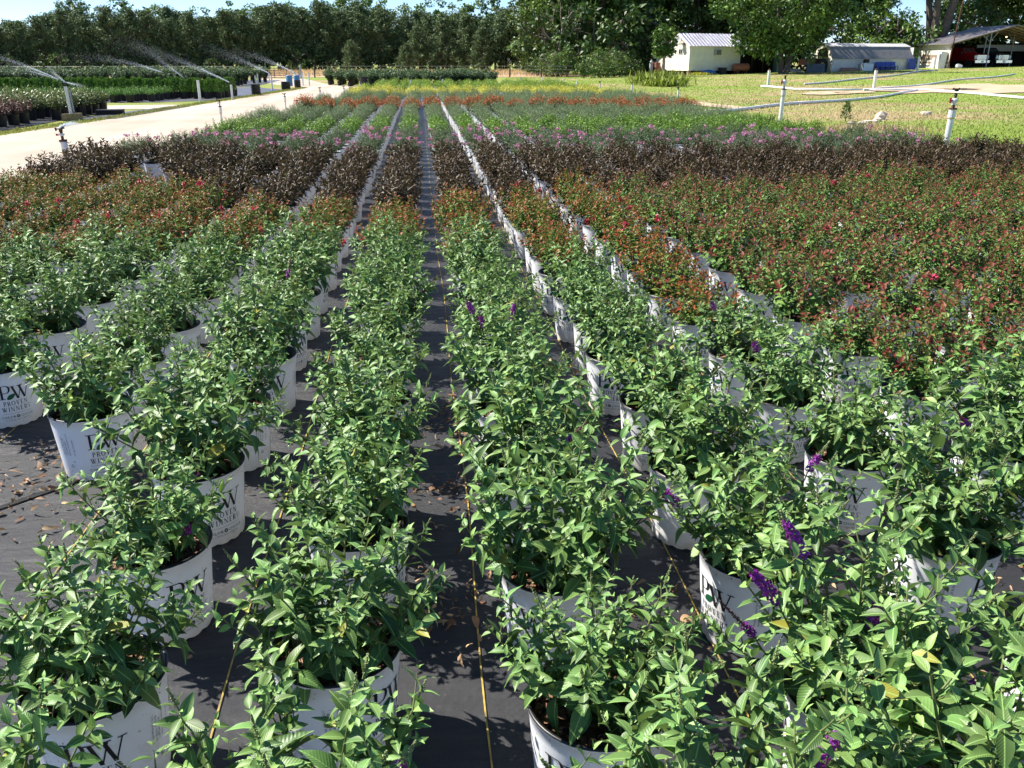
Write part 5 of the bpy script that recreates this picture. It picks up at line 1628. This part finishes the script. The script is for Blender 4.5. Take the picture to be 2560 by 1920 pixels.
b = MB(); b.box(-.14, .14, -.3, .3, -.02, .72); b.box(.143, .95, -.28, .3, -.02, .66); b.build('body', M_white, t)
b = MB(); b.box(.1, .5, -.2, .2, .73, 1.05); b.build('dark_box', M_blackplastic, t)
t = empty('lumber_pile', at_shed(1.6, -.6), R(10), 'reddish boards piled along the shed wall', 'lumber')
for k in range(5): b = MB(); b.box(-.9 + k * .07, 1.3 - k * .1, -.3 + k * .05, -.1 + k * .05, k * .07, k * .07 + .065, M=Matrix.Rotation(R(-3 + k), 4, 'Z')); b.build('board', M_tank if k % 2 else M_barewood, t)
t = empty('slate_board', at_shed(-2.4, -.5), R(8), 'dark slate-coloured sheet standing before the shed opening', 'sheet')
b = MB(); b.box(-.95, .95, -.04, .04, .02, .78, M=Matrix.Rotation(R(-8), 4, 'X')); b.build('sheet', M_slate, t)
for x in (-.8, .8): b = MB(); b.box(x - .04, x + .04, .08, .5, 0, .08); b.build('foot', M_barewood, t)
# old tractor just inside
t = empty('old_tractor', at_shed(-.7, 1.7), R(190), 'old rusty tractor with big tyre in the shed opening', 'tractor')
for sy in (-.62, .62):
    w = MB(); w.lathe([(.26, -.15), (.52, -.17), (.62, -.1), (.62, .1), (.52, .17), (.26, .15), (.26, -.15)], 22); w.v = [(x, z + sy, y + .62) for x, y, z in w.v]; w = w.build('tyre', M_rubber, t)
    b = MB(); b.lathe([(.001, -.06), (.25, -.08), (.25, .08), (.001, .06)], 14); b.v = [(x, z + sy, y + .62) for x, y, z in b.v]; b.build('rim', M_yellowtape, w)
    w = MB(); w.lathe([(.14, -.08), (.28, -.09), (.33, 0), (.28, .09), (.14, .08), (.14, -.08)], 16); w.v = [(x + 1.7, z + sy * .8, y + .33) for x, y, z in w.v]; w.build('front_tyre', M_rubber, t)
b = MB(); b.box(.35, 2.0, -.24, .24, .62, 1.15); b.box(-.3, .4, -.3, .3, .5, .8); b.build('hood', M_tank, t)
b = MB(); b.box(-.25, .1, -.22, .22, .95, 1.0); b.box(-.28, -.22, -.22, .22, 1.0, 1.3); b.build('seat', M_blackplastic, t)
b = MB(); b.tube([(.35, 0, 1.15), (.2, 0, 1.5)], .02, 6); b.lathe([(.19, 1.49), (.21, 1.5), (.19, 1.51)], 16, c=(.2, 0)); b.build('steering_wheel', M_blackplastic, t)
b = MB(); b.tube([(1.3, 0, 1.15), (1.3, 0, 1.75)], .03, 6); b.build('exhaust', M_rust, t)
t = empty('scrap_heap', at_shed(-5.0, .2), 0, 'low heap of grey scrap timber beneath the big tree', 'scrap')
for k in range(9): b = MB(); b.box(-.9, .9, -.07, .07, .06 + .07 * (k // 2), .12 + .07 * (k // 2), M=Matrix.Translation((rnd.uniform(-.3, .3), rnd.uniform(-.25, .25), 0)) @ Matrix.Rotation(rnd.uniform(-.7, .7), 4, 'Z')); b.build('timber', M_pvcgrey if k % 3 else M_barewood, t)

# carport barn
CXX, CYY = 51.8, 85.5
cz = th(56, 85)
C0 = empty('carport_barn', (CXX, CYY, cz), R(-3), 'open carport barn with white plank side and pale tin roof', 'barn')
C0.scale = (.87, .87, .87)
CW, CD, ze, zr = 13.8, 8.6, 2.5, 4.35
n = 13
for k in range(n):
    za, zb = ze * k / n, ze * (k + 1) / n - .012
    b = MB(); b.box(-.04, .0, .05, CD, za if k else -.25, zb)
    b.build('plank', M_barewood if k in (2, 4, 5, 6) else M_whitewood, C0)
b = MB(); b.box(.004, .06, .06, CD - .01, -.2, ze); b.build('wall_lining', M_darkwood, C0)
b = MB(); b.box(-.06, .06, -.06, .045, -.25, ze); b.build('corner_board', M_whitewood, C0)
slope = (zr - ze) / (CW / 2)
ov = .55
r1 = ribbed('roof', M_tinold, C0, (-ov, CD + .3, ze - ov * slope + .06), (-ov, -.5, ze - ov * slope + .06), (CW / 2, -.5, zr + .06), (CW / 2, CD + .3, zr + .06), 20)
ribbed('roof_slope', M_tinold, r1, (CW + ov, CD + .3, ze - ov * slope + .06), (CW + ov, -.5, ze - ov * slope + .06), (CW / 2 + .01, -.5, zr + .06), (CW / 2 + .01, CD + .3, zr + .06), 20)
for y in np.arange(.4, CD, 1.4):
    b = MB(); b.bar((0, y, ze - .08), (CW / 2, y, zr - .08), .06, .16); b.bar((CW, y, ze - .08), (CW / 2, y, zr - .08), .06, .16); b.build('rafter', M_barewood, C0)
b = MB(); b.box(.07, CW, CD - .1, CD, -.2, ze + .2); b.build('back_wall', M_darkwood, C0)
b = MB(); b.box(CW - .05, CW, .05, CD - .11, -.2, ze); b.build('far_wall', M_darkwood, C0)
b = MB(); b.box(6.0, CW - .06, 5.4, 5.5, 1.75, 2.45); b.build('inner_beam', M_pvcgrey, C0)
for x, y in ((4.4, .1), (5.9, 3.6), (10.5, .1), (9.2, 3.6)):
    zt = ze + slope * (x if x < CW / 2 else CW - x) - .02
    b = MB(); b.box(x - .05, x + .05, y - .05, y + .05, -.2, zt); b.build('post', M_metal, C0)
    for s in (-1, 1):
        b = MB(); b.bar((x, y + .06, zt - 1.0), (x + s * .8, y + .06, zt - .12 + s * .8 * slope * (1 if x < CW / 2 else -1)), .05); b.build('brace', M_metal, C0)
t = MB(); t.lathe([(.001, -.09), (.06, -.06), (.075, 0), (.05, .06), (.025, .09), (.001, .1)], 12)
def at_barn(x, y):
    c, s = math.cos(R(-3)), math.sin(R(-3)); x, y = x * .87, y * .87; return (CXX + x * c - y * s, CYY + x * s + y * c)
p = at_barn(7.9, 3.0)
L1 = empty('hanging_bulb', (p[0], p[1], cz + 2.85), 0, 'glowing yellow bulb hanging under the carport roof', 'lamp')
t.build('bulb', M_bulb, L1, smooth=True)
b = MB(); b.tube([(0, 0, .1), (0, 0, .75)], .01, 5); b.build('cord', M_blackplastic, L1)
b = MB(); b.lathe([(.03, .09), (.2, .03), (.205, .035), (.035, .12)], 14); b.build('shade', M_metal, L1)
def truck(px, py, paint, label, rz):
    t = empty('pickup_truck', (px, py, cz - .02), rz, label, 'truck')
    # front faces -Y
    b = MB(); b.box(-.92, .92, .1, 1.5, .62, 1.18); b.add([(-.88, .1, 1.18), (.88, .1, 1.18), (.84, .25, 1.26), (-.84, .25, 1.26), (-.84, 1.5, 1.32), (.84, 1.5, 1.32), (.9, 1.5, 1.18), (-.9, 1.5, 1.18)], [(0, 1, 2, 3), (3, 2, 5, 4), (1, 6, 5, 2), (0, 3, 4, 7)]); b.build('hood', paint, t)
    c = MB(); c.add([(-.88, 1.5, .62), (.88, 1.5, .62), (.88, 3.1, .62), (-.88, 3.1, .62), (-.86, 1.5, 1.3), (.86, 1.5, 1.3), (.86, 3.1, 1.3), (-.86, 3.1, 1.3), (-.72, 2.0, 1.86), (.72, 2.0, 1.86), (.72, 3.0, 1.86), (-.72, 3.0, 1.86)],
                    [(0, 1, 5, 4), (1, 2, 6, 5), (2, 3, 7, 6), (3, 0, 4, 7), (4, 5, 9, 8), (5, 6, 10, 9), (6, 7, 11, 10), (7, 4, 8, 11), (8, 9, 10, 11)]); c = c.build('cab', paint, t)
    b = MB(); b.add([(-.74, 1.56, 1.36), (.74, 1.56, 1.36), (.64, 1.93, 1.80), (-.64, 1.93, 1.80)], [(0, 1, 2, 3)]); b.build('windscreen', M_glass, c)
    b = MB(); b.box(-.92, .92, 3.15, 5.1, .62, 1.2); b.build('bed', paint, t)
    g_ = MB(); g_.box(-.58, .58, .04, .097, .72, 1.14); g_ = g_.build('grille', M_chrome, t)
    for k in range(4): b = MB(); b.box(-.53, .53, .025, .037, .76 + k * .095, .80 + k * .095); b.build('grille_bar', M_blackplastic, g_)
    for s in (-1, 1):
        b = MB(); b.box(s * .76 - .16, s * .76 + .16, .05, .097, .82, 1.10); b.build('headlight', M_white, t)
        for yy in (.85, 4.1):
            w = MB(); w.lathe([(.2, -.12), (.34, -.13), (.38, -.07), (.38, .07), (.34, .13), (.2, .12), (.2, -.12)], 18); w.v = [(z + s * .82, y + yy, x + .38) for x, y, z in w.v]; w = w.build('wheel', M_rubber, t)
            b = MB(); b.lathe([(.001, -.1), (.195, -.11), (.195, .11), (.001, .1)], 12); b.v = [(z + s * .82, y + yy, x + .38) for x, y, z in b.v]; b.build('rim', M_chrome, w)
        b = MB(); b.box(s * 1.0 - .1, s * 1.0 + .1, 1.7, 1.78, 1.25, 1.45); b.build('mirror', M_blackplastic, t)
    b = MB(); b.box(-.95, .95, -.12, .02, .42, .66); b.build('bumper', M_chrome, t)
    b = MB(); b.box(-.16, .16, -.135, -.124, .46, .60); b.build('number_plate', M_white, t)
p = at_barn(4.9, 2.0); truck(p[0], p[1], M_red, 'red pickup truck parked under the carport', R(14))
p = at_barn(7.6, 2.2); truck(p[0], p[1], M_black, 'dark pickup truck with chrome grille under the carport', R(10))
p = at_barn(-.35, 1.7)
for dx, dy, w_, h_, lb in ((-.2, 0, .62, 1.0, 'small white washer beside the carport wall'), (-.25, -.85, .62, 1.55, 'tall white refrigerator leaning by the carport wall')):
    x, y = p[0] + dx, p[1] + dy
    t = empty('white_appliance', (x, y, th(x, y)), R(-10), lb, 'appliance')
    b = MB(); b.box(-w_ / 2, w_ / 2, -.3, .3, -.05, h_, M=Matrix.Rotation(R(5 if h_ > 1.2 else 0), 4, 'Y')); b.build('body', M_white, t)
    b = MB(); b.box(-w_ / 2 - .03, -w_ / 2 - .002 if h_ < 1.2 else -w_ / 2 + .05, -.26, .26, .12, h_ - .12); b.build('door', M_white, t)
p = at_barn(-.3, -.5)
t = empty('iron_pole', (p[0], p[1], th(*p)), 0, 'tall rusty iron pole at the carport corner', 'pole')
t.rotation_euler = (0, R(4), 0)
b = MB(); b.tube([(0, 0, -.1), (0, 0, 6.0)], .06, 8); b.build('pole', M_rust, t)
b = MB(); b.tube([(0, 0, 1.9), (0, 0, 2.1)], .12, 8); b.tube([(0, 0, 6.0), (0, 0, 6.12)], [.07, .02], 8); b.build('collar', M_rust, t)
p = at_barn(.7, -.9)
t = empty('white_sack', (p[0], p[1], th(*p)), 0, 'small white sack on grass at the carport corner', 'sack')
me = blob(91, .28, 1.3, .8, .8); me.materials.append(M_white); link('sack', me, t, (0, 0, .16))

# ------------------------------------------------------------------ trees
def tree_mesh(seed, h, spread, base, clumps, per, leaf, m, bark, kind='broad', trunks=1, trunk_r=.22, gap=.0, shape=1.0):
    """trunk with limbs and a crown of many leaf-sized faces gathered in uneven clumps"""
    r = np.random.default_rng(seed)
    T = MB()
    C = []
    if kind == 'pine':
        top = np.array([r.normal(0, .12), r.normal(0, .12), h])
        T.tube([(0, 0, -.2), tuple(top * .5), tuple(top * .97)], [trunk_r, trunk_r * .7, trunk_r * .15], 7)
        nb = clumps
        for i in range(nb):
            f = (i + .5) / nb
            z = h * (base + (1 - base) * f ** .9)
            ln = spread * (1.0 - f ** shape * .82) * r.uniform(.55, 1.15)
            a = i * 2.4 + r.normal(0, .4)
            p0 = top * (z / h)
            tip = p0 + np.array([math.cos(a) * ln, math.sin(a) * ln, ln * (.10 + .45 * f) + r.normal(0, .1)])
            if ln > .6: T.tube([p0, (p0 + tip) / 2 + np.array([0, 0, -.05]), tip], [.05, .035, .015], 4)
            for q in np.linspace(.35, 1, max(2, int(ln / .45))):
                C.append((p0 + (tip - p0) * q + r.normal(0, .10, 3), r.uniform(.22, .40) * (.8 + .4 * q), r.uniform()))
        C.append((top, .4, .6))
    else:
        for tr in range(trunks):
            a0 = tr * 2.1 + r.uniform(0, 6); off = np.array([math.cos(a0), math.sin(a0), 0]) * (.45 if trunks > 1 else 0)
            lean = np.array([math.cos(a0), math.sin(a0), 0]) * (spread * .30 if trunks > 1 else .1)
            p = [off * .5 + np.array([0, 0, -.2]), off + lean * .25 + np.array([0, 0, h * .28]), off + lean * .7 + np.array([0, 0, h * .55]), off + lean + np.array([0, 0, h * .86])]
            T.tube(p, [trunk_r, trunk_r * .78, trunk_r * .5, trunk_r * .12], 9)
            nl = 9 if trunks == 1 else 6
            for i in range(nl):
                f = base + (1 - base) * (i + .3) / nl * .85
                pz = np.array([np.interp(f * h, [q[2] for q in p], [q[k] for q in p]) for k in range(3)])
                a = i * 2.4 + r.normal(0, .5)
                ln = spread * (1 - .55 * abs(f - .55) * 1.5) * r.uniform(.7, 1.05)
                tip = pz + np.array([math.cos(a) * ln, math.sin(a) * ln, ln * r.uniform(.15, .6)])
                mid = (pz + tip) / 2 + np.array([0, 0, -.08 * ln])
                T.tube([pz, mid, tip], [trunk_r * .38, trunk_r * .22, .03], 6)
                for q in (.55, .75, .95):
                    e = pz + (tip - pz) * q
                    s = e + r.normal(0, 1, 3) * spread * .16
                    T.tube([e, s], [.05, .015], 4)
        cz_ = h * (base + 1) / 2
        rz_ = h * (1 - base) / 2
        for i in range(clumps):
            v = r.normal(0, 1, 3); v /= np.linalg.norm(v)
            k = r.uniform(.25, 1) ** .45
            wob = 1 + .22 * math.sin(3 * math.atan2(v[1], v[0]) + seed) + .15 * math.sin(5 * v[2] + seed)
            pos = np.array([v[0] * spread * k * wob, v[1] * spread * k * wob, cz_ + v[2] * rz_ * k * (1.02 if v[2] > 0 else .95)])
            if r.uniform() < gap: continue
            C.append((pos * (1 + r.normal(0, .07)), spread * r.uniform(.12, .29), r.uniform()))
    n = len(C) * per
    P = np.repeat(np.array([c[0] for c in C]), per, 0)
    rad = np.repeat(np.array([c[1] for c in C]), per)
    ag = np.repeat(np.array([c[2] for c in C]), per)
    v = unit(r.normal(0, 1, (n, 3)))
    v[:, 2] *= .72
    P = P + v * (rad * r.uniform(.25, 1.0, n) ** .5)[:, None]
    D = v * .8 + r.normal(0, .55, (n, 3)) + np.array([0, 0, -.10])
    N = v + np.array([0, 0, .75]) + r.normal(0, .45, (n, 3))
    L = leaf * r.uniform(.7, 1.35, n)
    V, F, A, U = batch(P, D, N, L, L * (.42 if kind == 'pine' else .62), np.clip(ag * .7 + r.uniform(0, .35, n), 0, 1), T_far)
    return T.mesh('trunk', bark), tri_mesh('crown', V, F, m, A)

def tree(name, mm, x, y, s, label, group=None, rz=None, z=None, sz_=None):
    t = empty(name, (x, y, (th(x, y) if z is None else z)), rnd.uniform(0, 6.28) if rz is None else rz, label, 'tree', group)
    t.scale = (s, s, s * (sz_ or 1))
    link('trunk', mm[0], t); link('crown', mm[1], t)
    return t
PINES = [tree_mesh(3000 + i, 8.0, 2.5 + .35 * (i % 3), .10 + .06 * (i % 3), 84, 26, .30, M_pine, M_bark, 'pine', trunk_r=.16, shape=1.2 + .9 * (i % 2)) for i in range(6)]
BROAD = [tree_mesh(3100 + i, 10.0, 3.2, .14, 70, 62, .40, M_treelight if i % 2 else M_tree, M_bark, trunk_r=.2) for i in range(4)]
def col_x(pxl, D):
    a = math.atan((pxl - 1106) / 1862.0 * .936) + R(5.8)
    return D * math.sin(a), D * math.cos(a)
TOP = [(0, 52), (60, 55), (110, 40), (150, 28), (230, 32), (300, 20), (380, 26), (450, 28), (520, 24), (600, 18), (660, 20), (720, 8), (790, 8), (840, 22), (900, 20), (980, 26), (1060, 22), (1130, 6), (1180, -20)]
def tree_h(pxl, D): return 1.45 - D * math.tan(R(20.59) + math.atan((lerp_table(TOP, pxl) - 829.5) / 1862.0))
k = 0
for row, (D, lo) in enumerate(((131, 1.02), (137, 1.0), (144, .97))):
    pxl = -260 + row * 18
    while pxl < 1190:
        x, y = col_x(pxl, D)
        hh = tree_h(max(0, pxl), D) * lo * rnd.uniform(.78, 1.0)
        if row == 2 and rnd.random() < .45: hh *= .9
        tree('pine_tree', PINES[k % 6], x, y, hh / 8.0 * 1.0, 'dark green pine tree in the wood behind the dry field' if row == 0 else 'pine tree deep in the wood behind the front pines', 'pines behind the dry field', z=0, sz_=1.0)
        k += 1
        pxl += rnd.uniform(34, 52)
for pxl, D, s, lb in [(300, 150, 1.03, 'pale broadleaf crown rising above pines'), (355, 151, 1.0, 0), (430, 152, .98, 0), (510, 150, 1.0, 0), (575, 151, 1.0, 0), (640, 150, 1.02, 0), (700, 149, 1.0, 0), (755, 148, 1.08, 0), (800, 147, 1.1, 0), (860, 146, 1.02, 0), (930, 150, 1.1, 0), (1000, 150, 1.12, 0), (1070, 150, 1.15, 0)]:
    x, y = col_x(pxl, D)
    tree('broadleaf_tree', BROAD[k % 4], x, y, tree_h(pxl, D) * s / 10.0 * 1.04, 'lighter green broadleaf tree rising behind the pines', 'broadleaf trees behind the pines', z=0); k += 1
x, y = col_x(176, 160)
UMB = tree_mesh(3200, 9.0, 2.4, .62, 34, 50, .34, M_pine, M_bark, trunk_r=.2)
tree('umbrella_pine', UMB, x, y, (1.45 - 160 * math.tan(R(20.59) + math.atan((14 - 829.5) / 1862.0))) / 8.9, 'flat-topped pine rising alone above the wood', z=0)
for pxl, D, s in [(760, 120, .5), (905, 122, .72), (955, 121, .85), (1010, 120, .9), (880, 118, .45), (1040, 117, .7)]:
    x, y = col_x(pxl, D)
    tree('pine_tree', PINES[(k) % 6], x, y, s * .92, 'bushy pine standing forward of the wood edge', 'pines at the wood edge', z=0); k += 1
# undergrowth at the wood edge
UNDER = [tree_mesh(3300 + i, 2.2, 1.5, .0, 26, 40, .26, M_treedark, M_bark, trunk_r=.06) for i in range(3)]
for i in range(34):
    x, y = col_x(-60 + i * 37, 127 + rnd.uniform(-1, 3))
    tree('undergrowth_bush', UNDER[i % 3], x, y, rnd.uniform(.6, 1.0), 'dark undergrowth bush below the pines', 'undergrowth below the pines', z=0)

# the tall mixed trees in the middle and on the right
BIG = [tree_mesh(3400 + i, 15.0, 4.4, .10 + .20 * (i % 2), 120, 70, .42, (M_treedark, M_tree, M_treedark, M_tree)[i], M_bark, trunk_r=.32, gap=.12) for i in range(4)]
BIGTALL = [tree_mesh(3450 + i, 17.0, 4.0, .25, 90, 70, .42, (M_treedark, M_tree)[i], M_bark, trunk_r=.34, gap=.2) for i in range(2)]
for pxl, D, s, v, lb in [(1165, 104, .80, 0, 'dark broadleaf tree at left end of the tall grove'), (1205, 99, .78, 1, 'leafy tree with vines before the tall grove'), (1260, 108, .95, 2, 'tall dark tree in the middle grove behind the bushes'), (1300, 100, .9, 3, 'bright leaved tall tree in the middle grove'),
                         (1350, 110, 1.0, 0, 'dark spreading tree behind the yellow grass clump'), (1400, 104, .9, 2, 'shaded tall tree left of the cottage'), (1455, 112, 1.0, 1, 'tall tree behind the cottage gable'), (1500, 106, .95, 0, 'dark tree behind the cottage ridge'), (1550, 112, 1.0, 2, 'tall dark tree behind the cottage roof'), (1600, 108, .95, 0, 'dark tree behind the lean-to'),
                         (1225, 122, 1.0, 2, 'dark tree deep in the grove'), (1310, 124, 1.1, 0, 'dark tree deep in the grove'), (1385, 126, 1.1, 2, 'dark tree deep in the grove'), (1470, 126, 1.15, 0, 'dark tree deep in the grove'), (1545, 128, 1.15, 2, 'dark tree deep in the grove'), (1630, 126, 1.1, 0, 'dark tree deep in the grove'), (1700, 124, 1.05, 2, 'dark tree deep in the grove')]:
    x, y = col_x(pxl, D)
    tree('broadleaf_tree', BIG[v], x, y, s, lb, 'trees of the middle grove')
# big yard tree before the shed, two trunks
YARD = tree_mesh(3500, 11.0, 5.6, .13, 150, 95, .36, M_tree, M_bark, trunks=2, trunk_r=.30)
x, y = col_x(1695, 89)
tree('yard_tree', YARD, x, y, 1.0, 'large bright green yard tree between cottage and shed', rz=.4)
for pxl, D, s, v, lb in [(1760, 112, .82, 1, 'leafy tree behind the left end of the grey shed'), (1830, 112, .74, 3, 'bright leafy tree behind the grey shed'), (1880, 110, .60, 1, 'rounded tree behind the middle of the shed roof'), (1925, 108, .36, 3, 'lower tree behind the right end of the shed'), (1965, 128, .30, 1, 'distant low tree in the gap beside the carport'),
                         (2070, 126, 1.0, 0, 'dark tree behind the carport roof'), (2130, 122, .95, 2, 'dark leafy tree behind the carport ridge'), (2200, 124, 1.0, 0, 'dark tree at far end of the carport'), (2270, 122, 1.0, 3, 'leafy tree past the carport'), (2180, 140, 1.2, 1, 'tall tree far behind the carport')]:
    x, y = col_x(pxl, D)
    tree('broadleaf_tree', BIG[v], x, y, s, lb, 'trees behind the sheds')
# multi-stemmed oak whose trunks stand clear behind the carport
OAK = tree_mesh(3600, 17.0, 7.0, .50, 120, 70, .5, M_treedark, M_bark, trunks=4, trunk_r=.46)
x, y = col_x(2015, 108)
tree('oak_tree', OAK, x, y, 1.0, 'many-stemmed dark oak rising behind the carport roof', rz=1.0)
# young large-leaved tree by the cottage
YOUNG = tree_mesh(3700, 4.2, 1.05, .36, 46, 30, .30, M_tree, M_palebark, trunk_r=.17)
x, y = col_x(1434, 83)
tree('young_tree', YOUNG, x, y, 1.0, 'young large-leaved tree with pale trunk beside cottage gable', rz=.3)
DEAD = MB()
rr = random.Random(4)
def twig(p, d, ln, r0, dep):
    q = p + d * ln
    m = p + d * ln * .5 + Vector((rr.uniform(-.1, .1), rr.uniform(-.1, .1), rr.uniform(-.05, .1))) * ln
    DEAD.tube([p, m, q], [r0, r0 * .8, r0 * .55], 5)
    if dep:
        for _ in range(3):
            twig(m.lerp(q, rr.uniform(.2, 1)), (d + Vector((rr.uniform(-.8, .8), rr.uniform(-.8, .8), rr.uniform(-.5, .5)))).normalized(), ln * .6, r0 * .5, dep - 1)
twig(Vector((0, 0, -.2)), Vector((.05, 0, 1)), 5.2, .17, 0)
for zz, dx in ((2.6, -.9), (3.2, .8), (4.0, -.6), (4.6, .5), (4.9, -.1)): twig(Vector((.02 * zz, 0, zz)), Vector((dx, -.3, .7)).normalized(), 1.7, .07, 2)
x, y = col_x(1210, 93)
t = empty('dead_tree', (x, y, 0), 0, 'bare pale dead tree before the leafy middle grove', 'tree')
DEAD.build('trunk', M_palebark, t)
# bushes along the grove foot
BUSH = [tree_mesh(3800 + i, 2.6, 1.7, .0, 58, 40, .22, (M_tree, M_treelight, M_treedark)[i], M_bark, trunk_r=.08, gap=.3) for i in range(3)]
for pxl, D, s, v, lb in [(1160, 88, .6, 0, 'green bush at left foot of the grove'), (1195, 86, .8, 1, 'pale vine-covered bush at the grove foot'), (1225, 88, 1.0, 0, 'tall leafy bush under the dead tree'), (1262, 80, .55, 0, 'low round green bush behind the tall grass'), (1298, 82, .85, 1, 'pale feathery bush behind the tall grass'),
                         (1328, 85, .85, 1, 'greyish bush left of the shaded grove'), (1355, 88, .8, 2, 'dark bush at edge of the grove shade'), (1385, 95, 1.0, 2, 'dark bush in shade left of the cottage'), (1180, 95, 2.2, 2, 'dark thicket at the left grove edge'), (1285, 93, 2.4, 2, 'dark thicket in the grove middle'), (1340, 96, 2.4, 2, 'dark thicket behind the greyish bush'), (1410, 98, 2.3, 2, 'dark thicket left of the cottage'),
                         (1700, 104, 2.2, 2, 'dark thicket behind the yard tree'), (1640, 102, 2.2, 2, 'dark thicket behind the lean-to'), (1770, 104, 2.0, 2, 'dark thicket behind the shed opening'), (1860, 106, 2.0, 0, 'green thicket behind the grey shed'), (1940, 106, 1.9, 0, 'green thicket between shed and carport'), (2080, 112, 2.4, 2, 'dark thicket behind the carport')]:
    x, y = col_x(pxl, D)
    tree('bush', BUSH[v], x, y, s, lb, 'bushes round the grove and sheds')
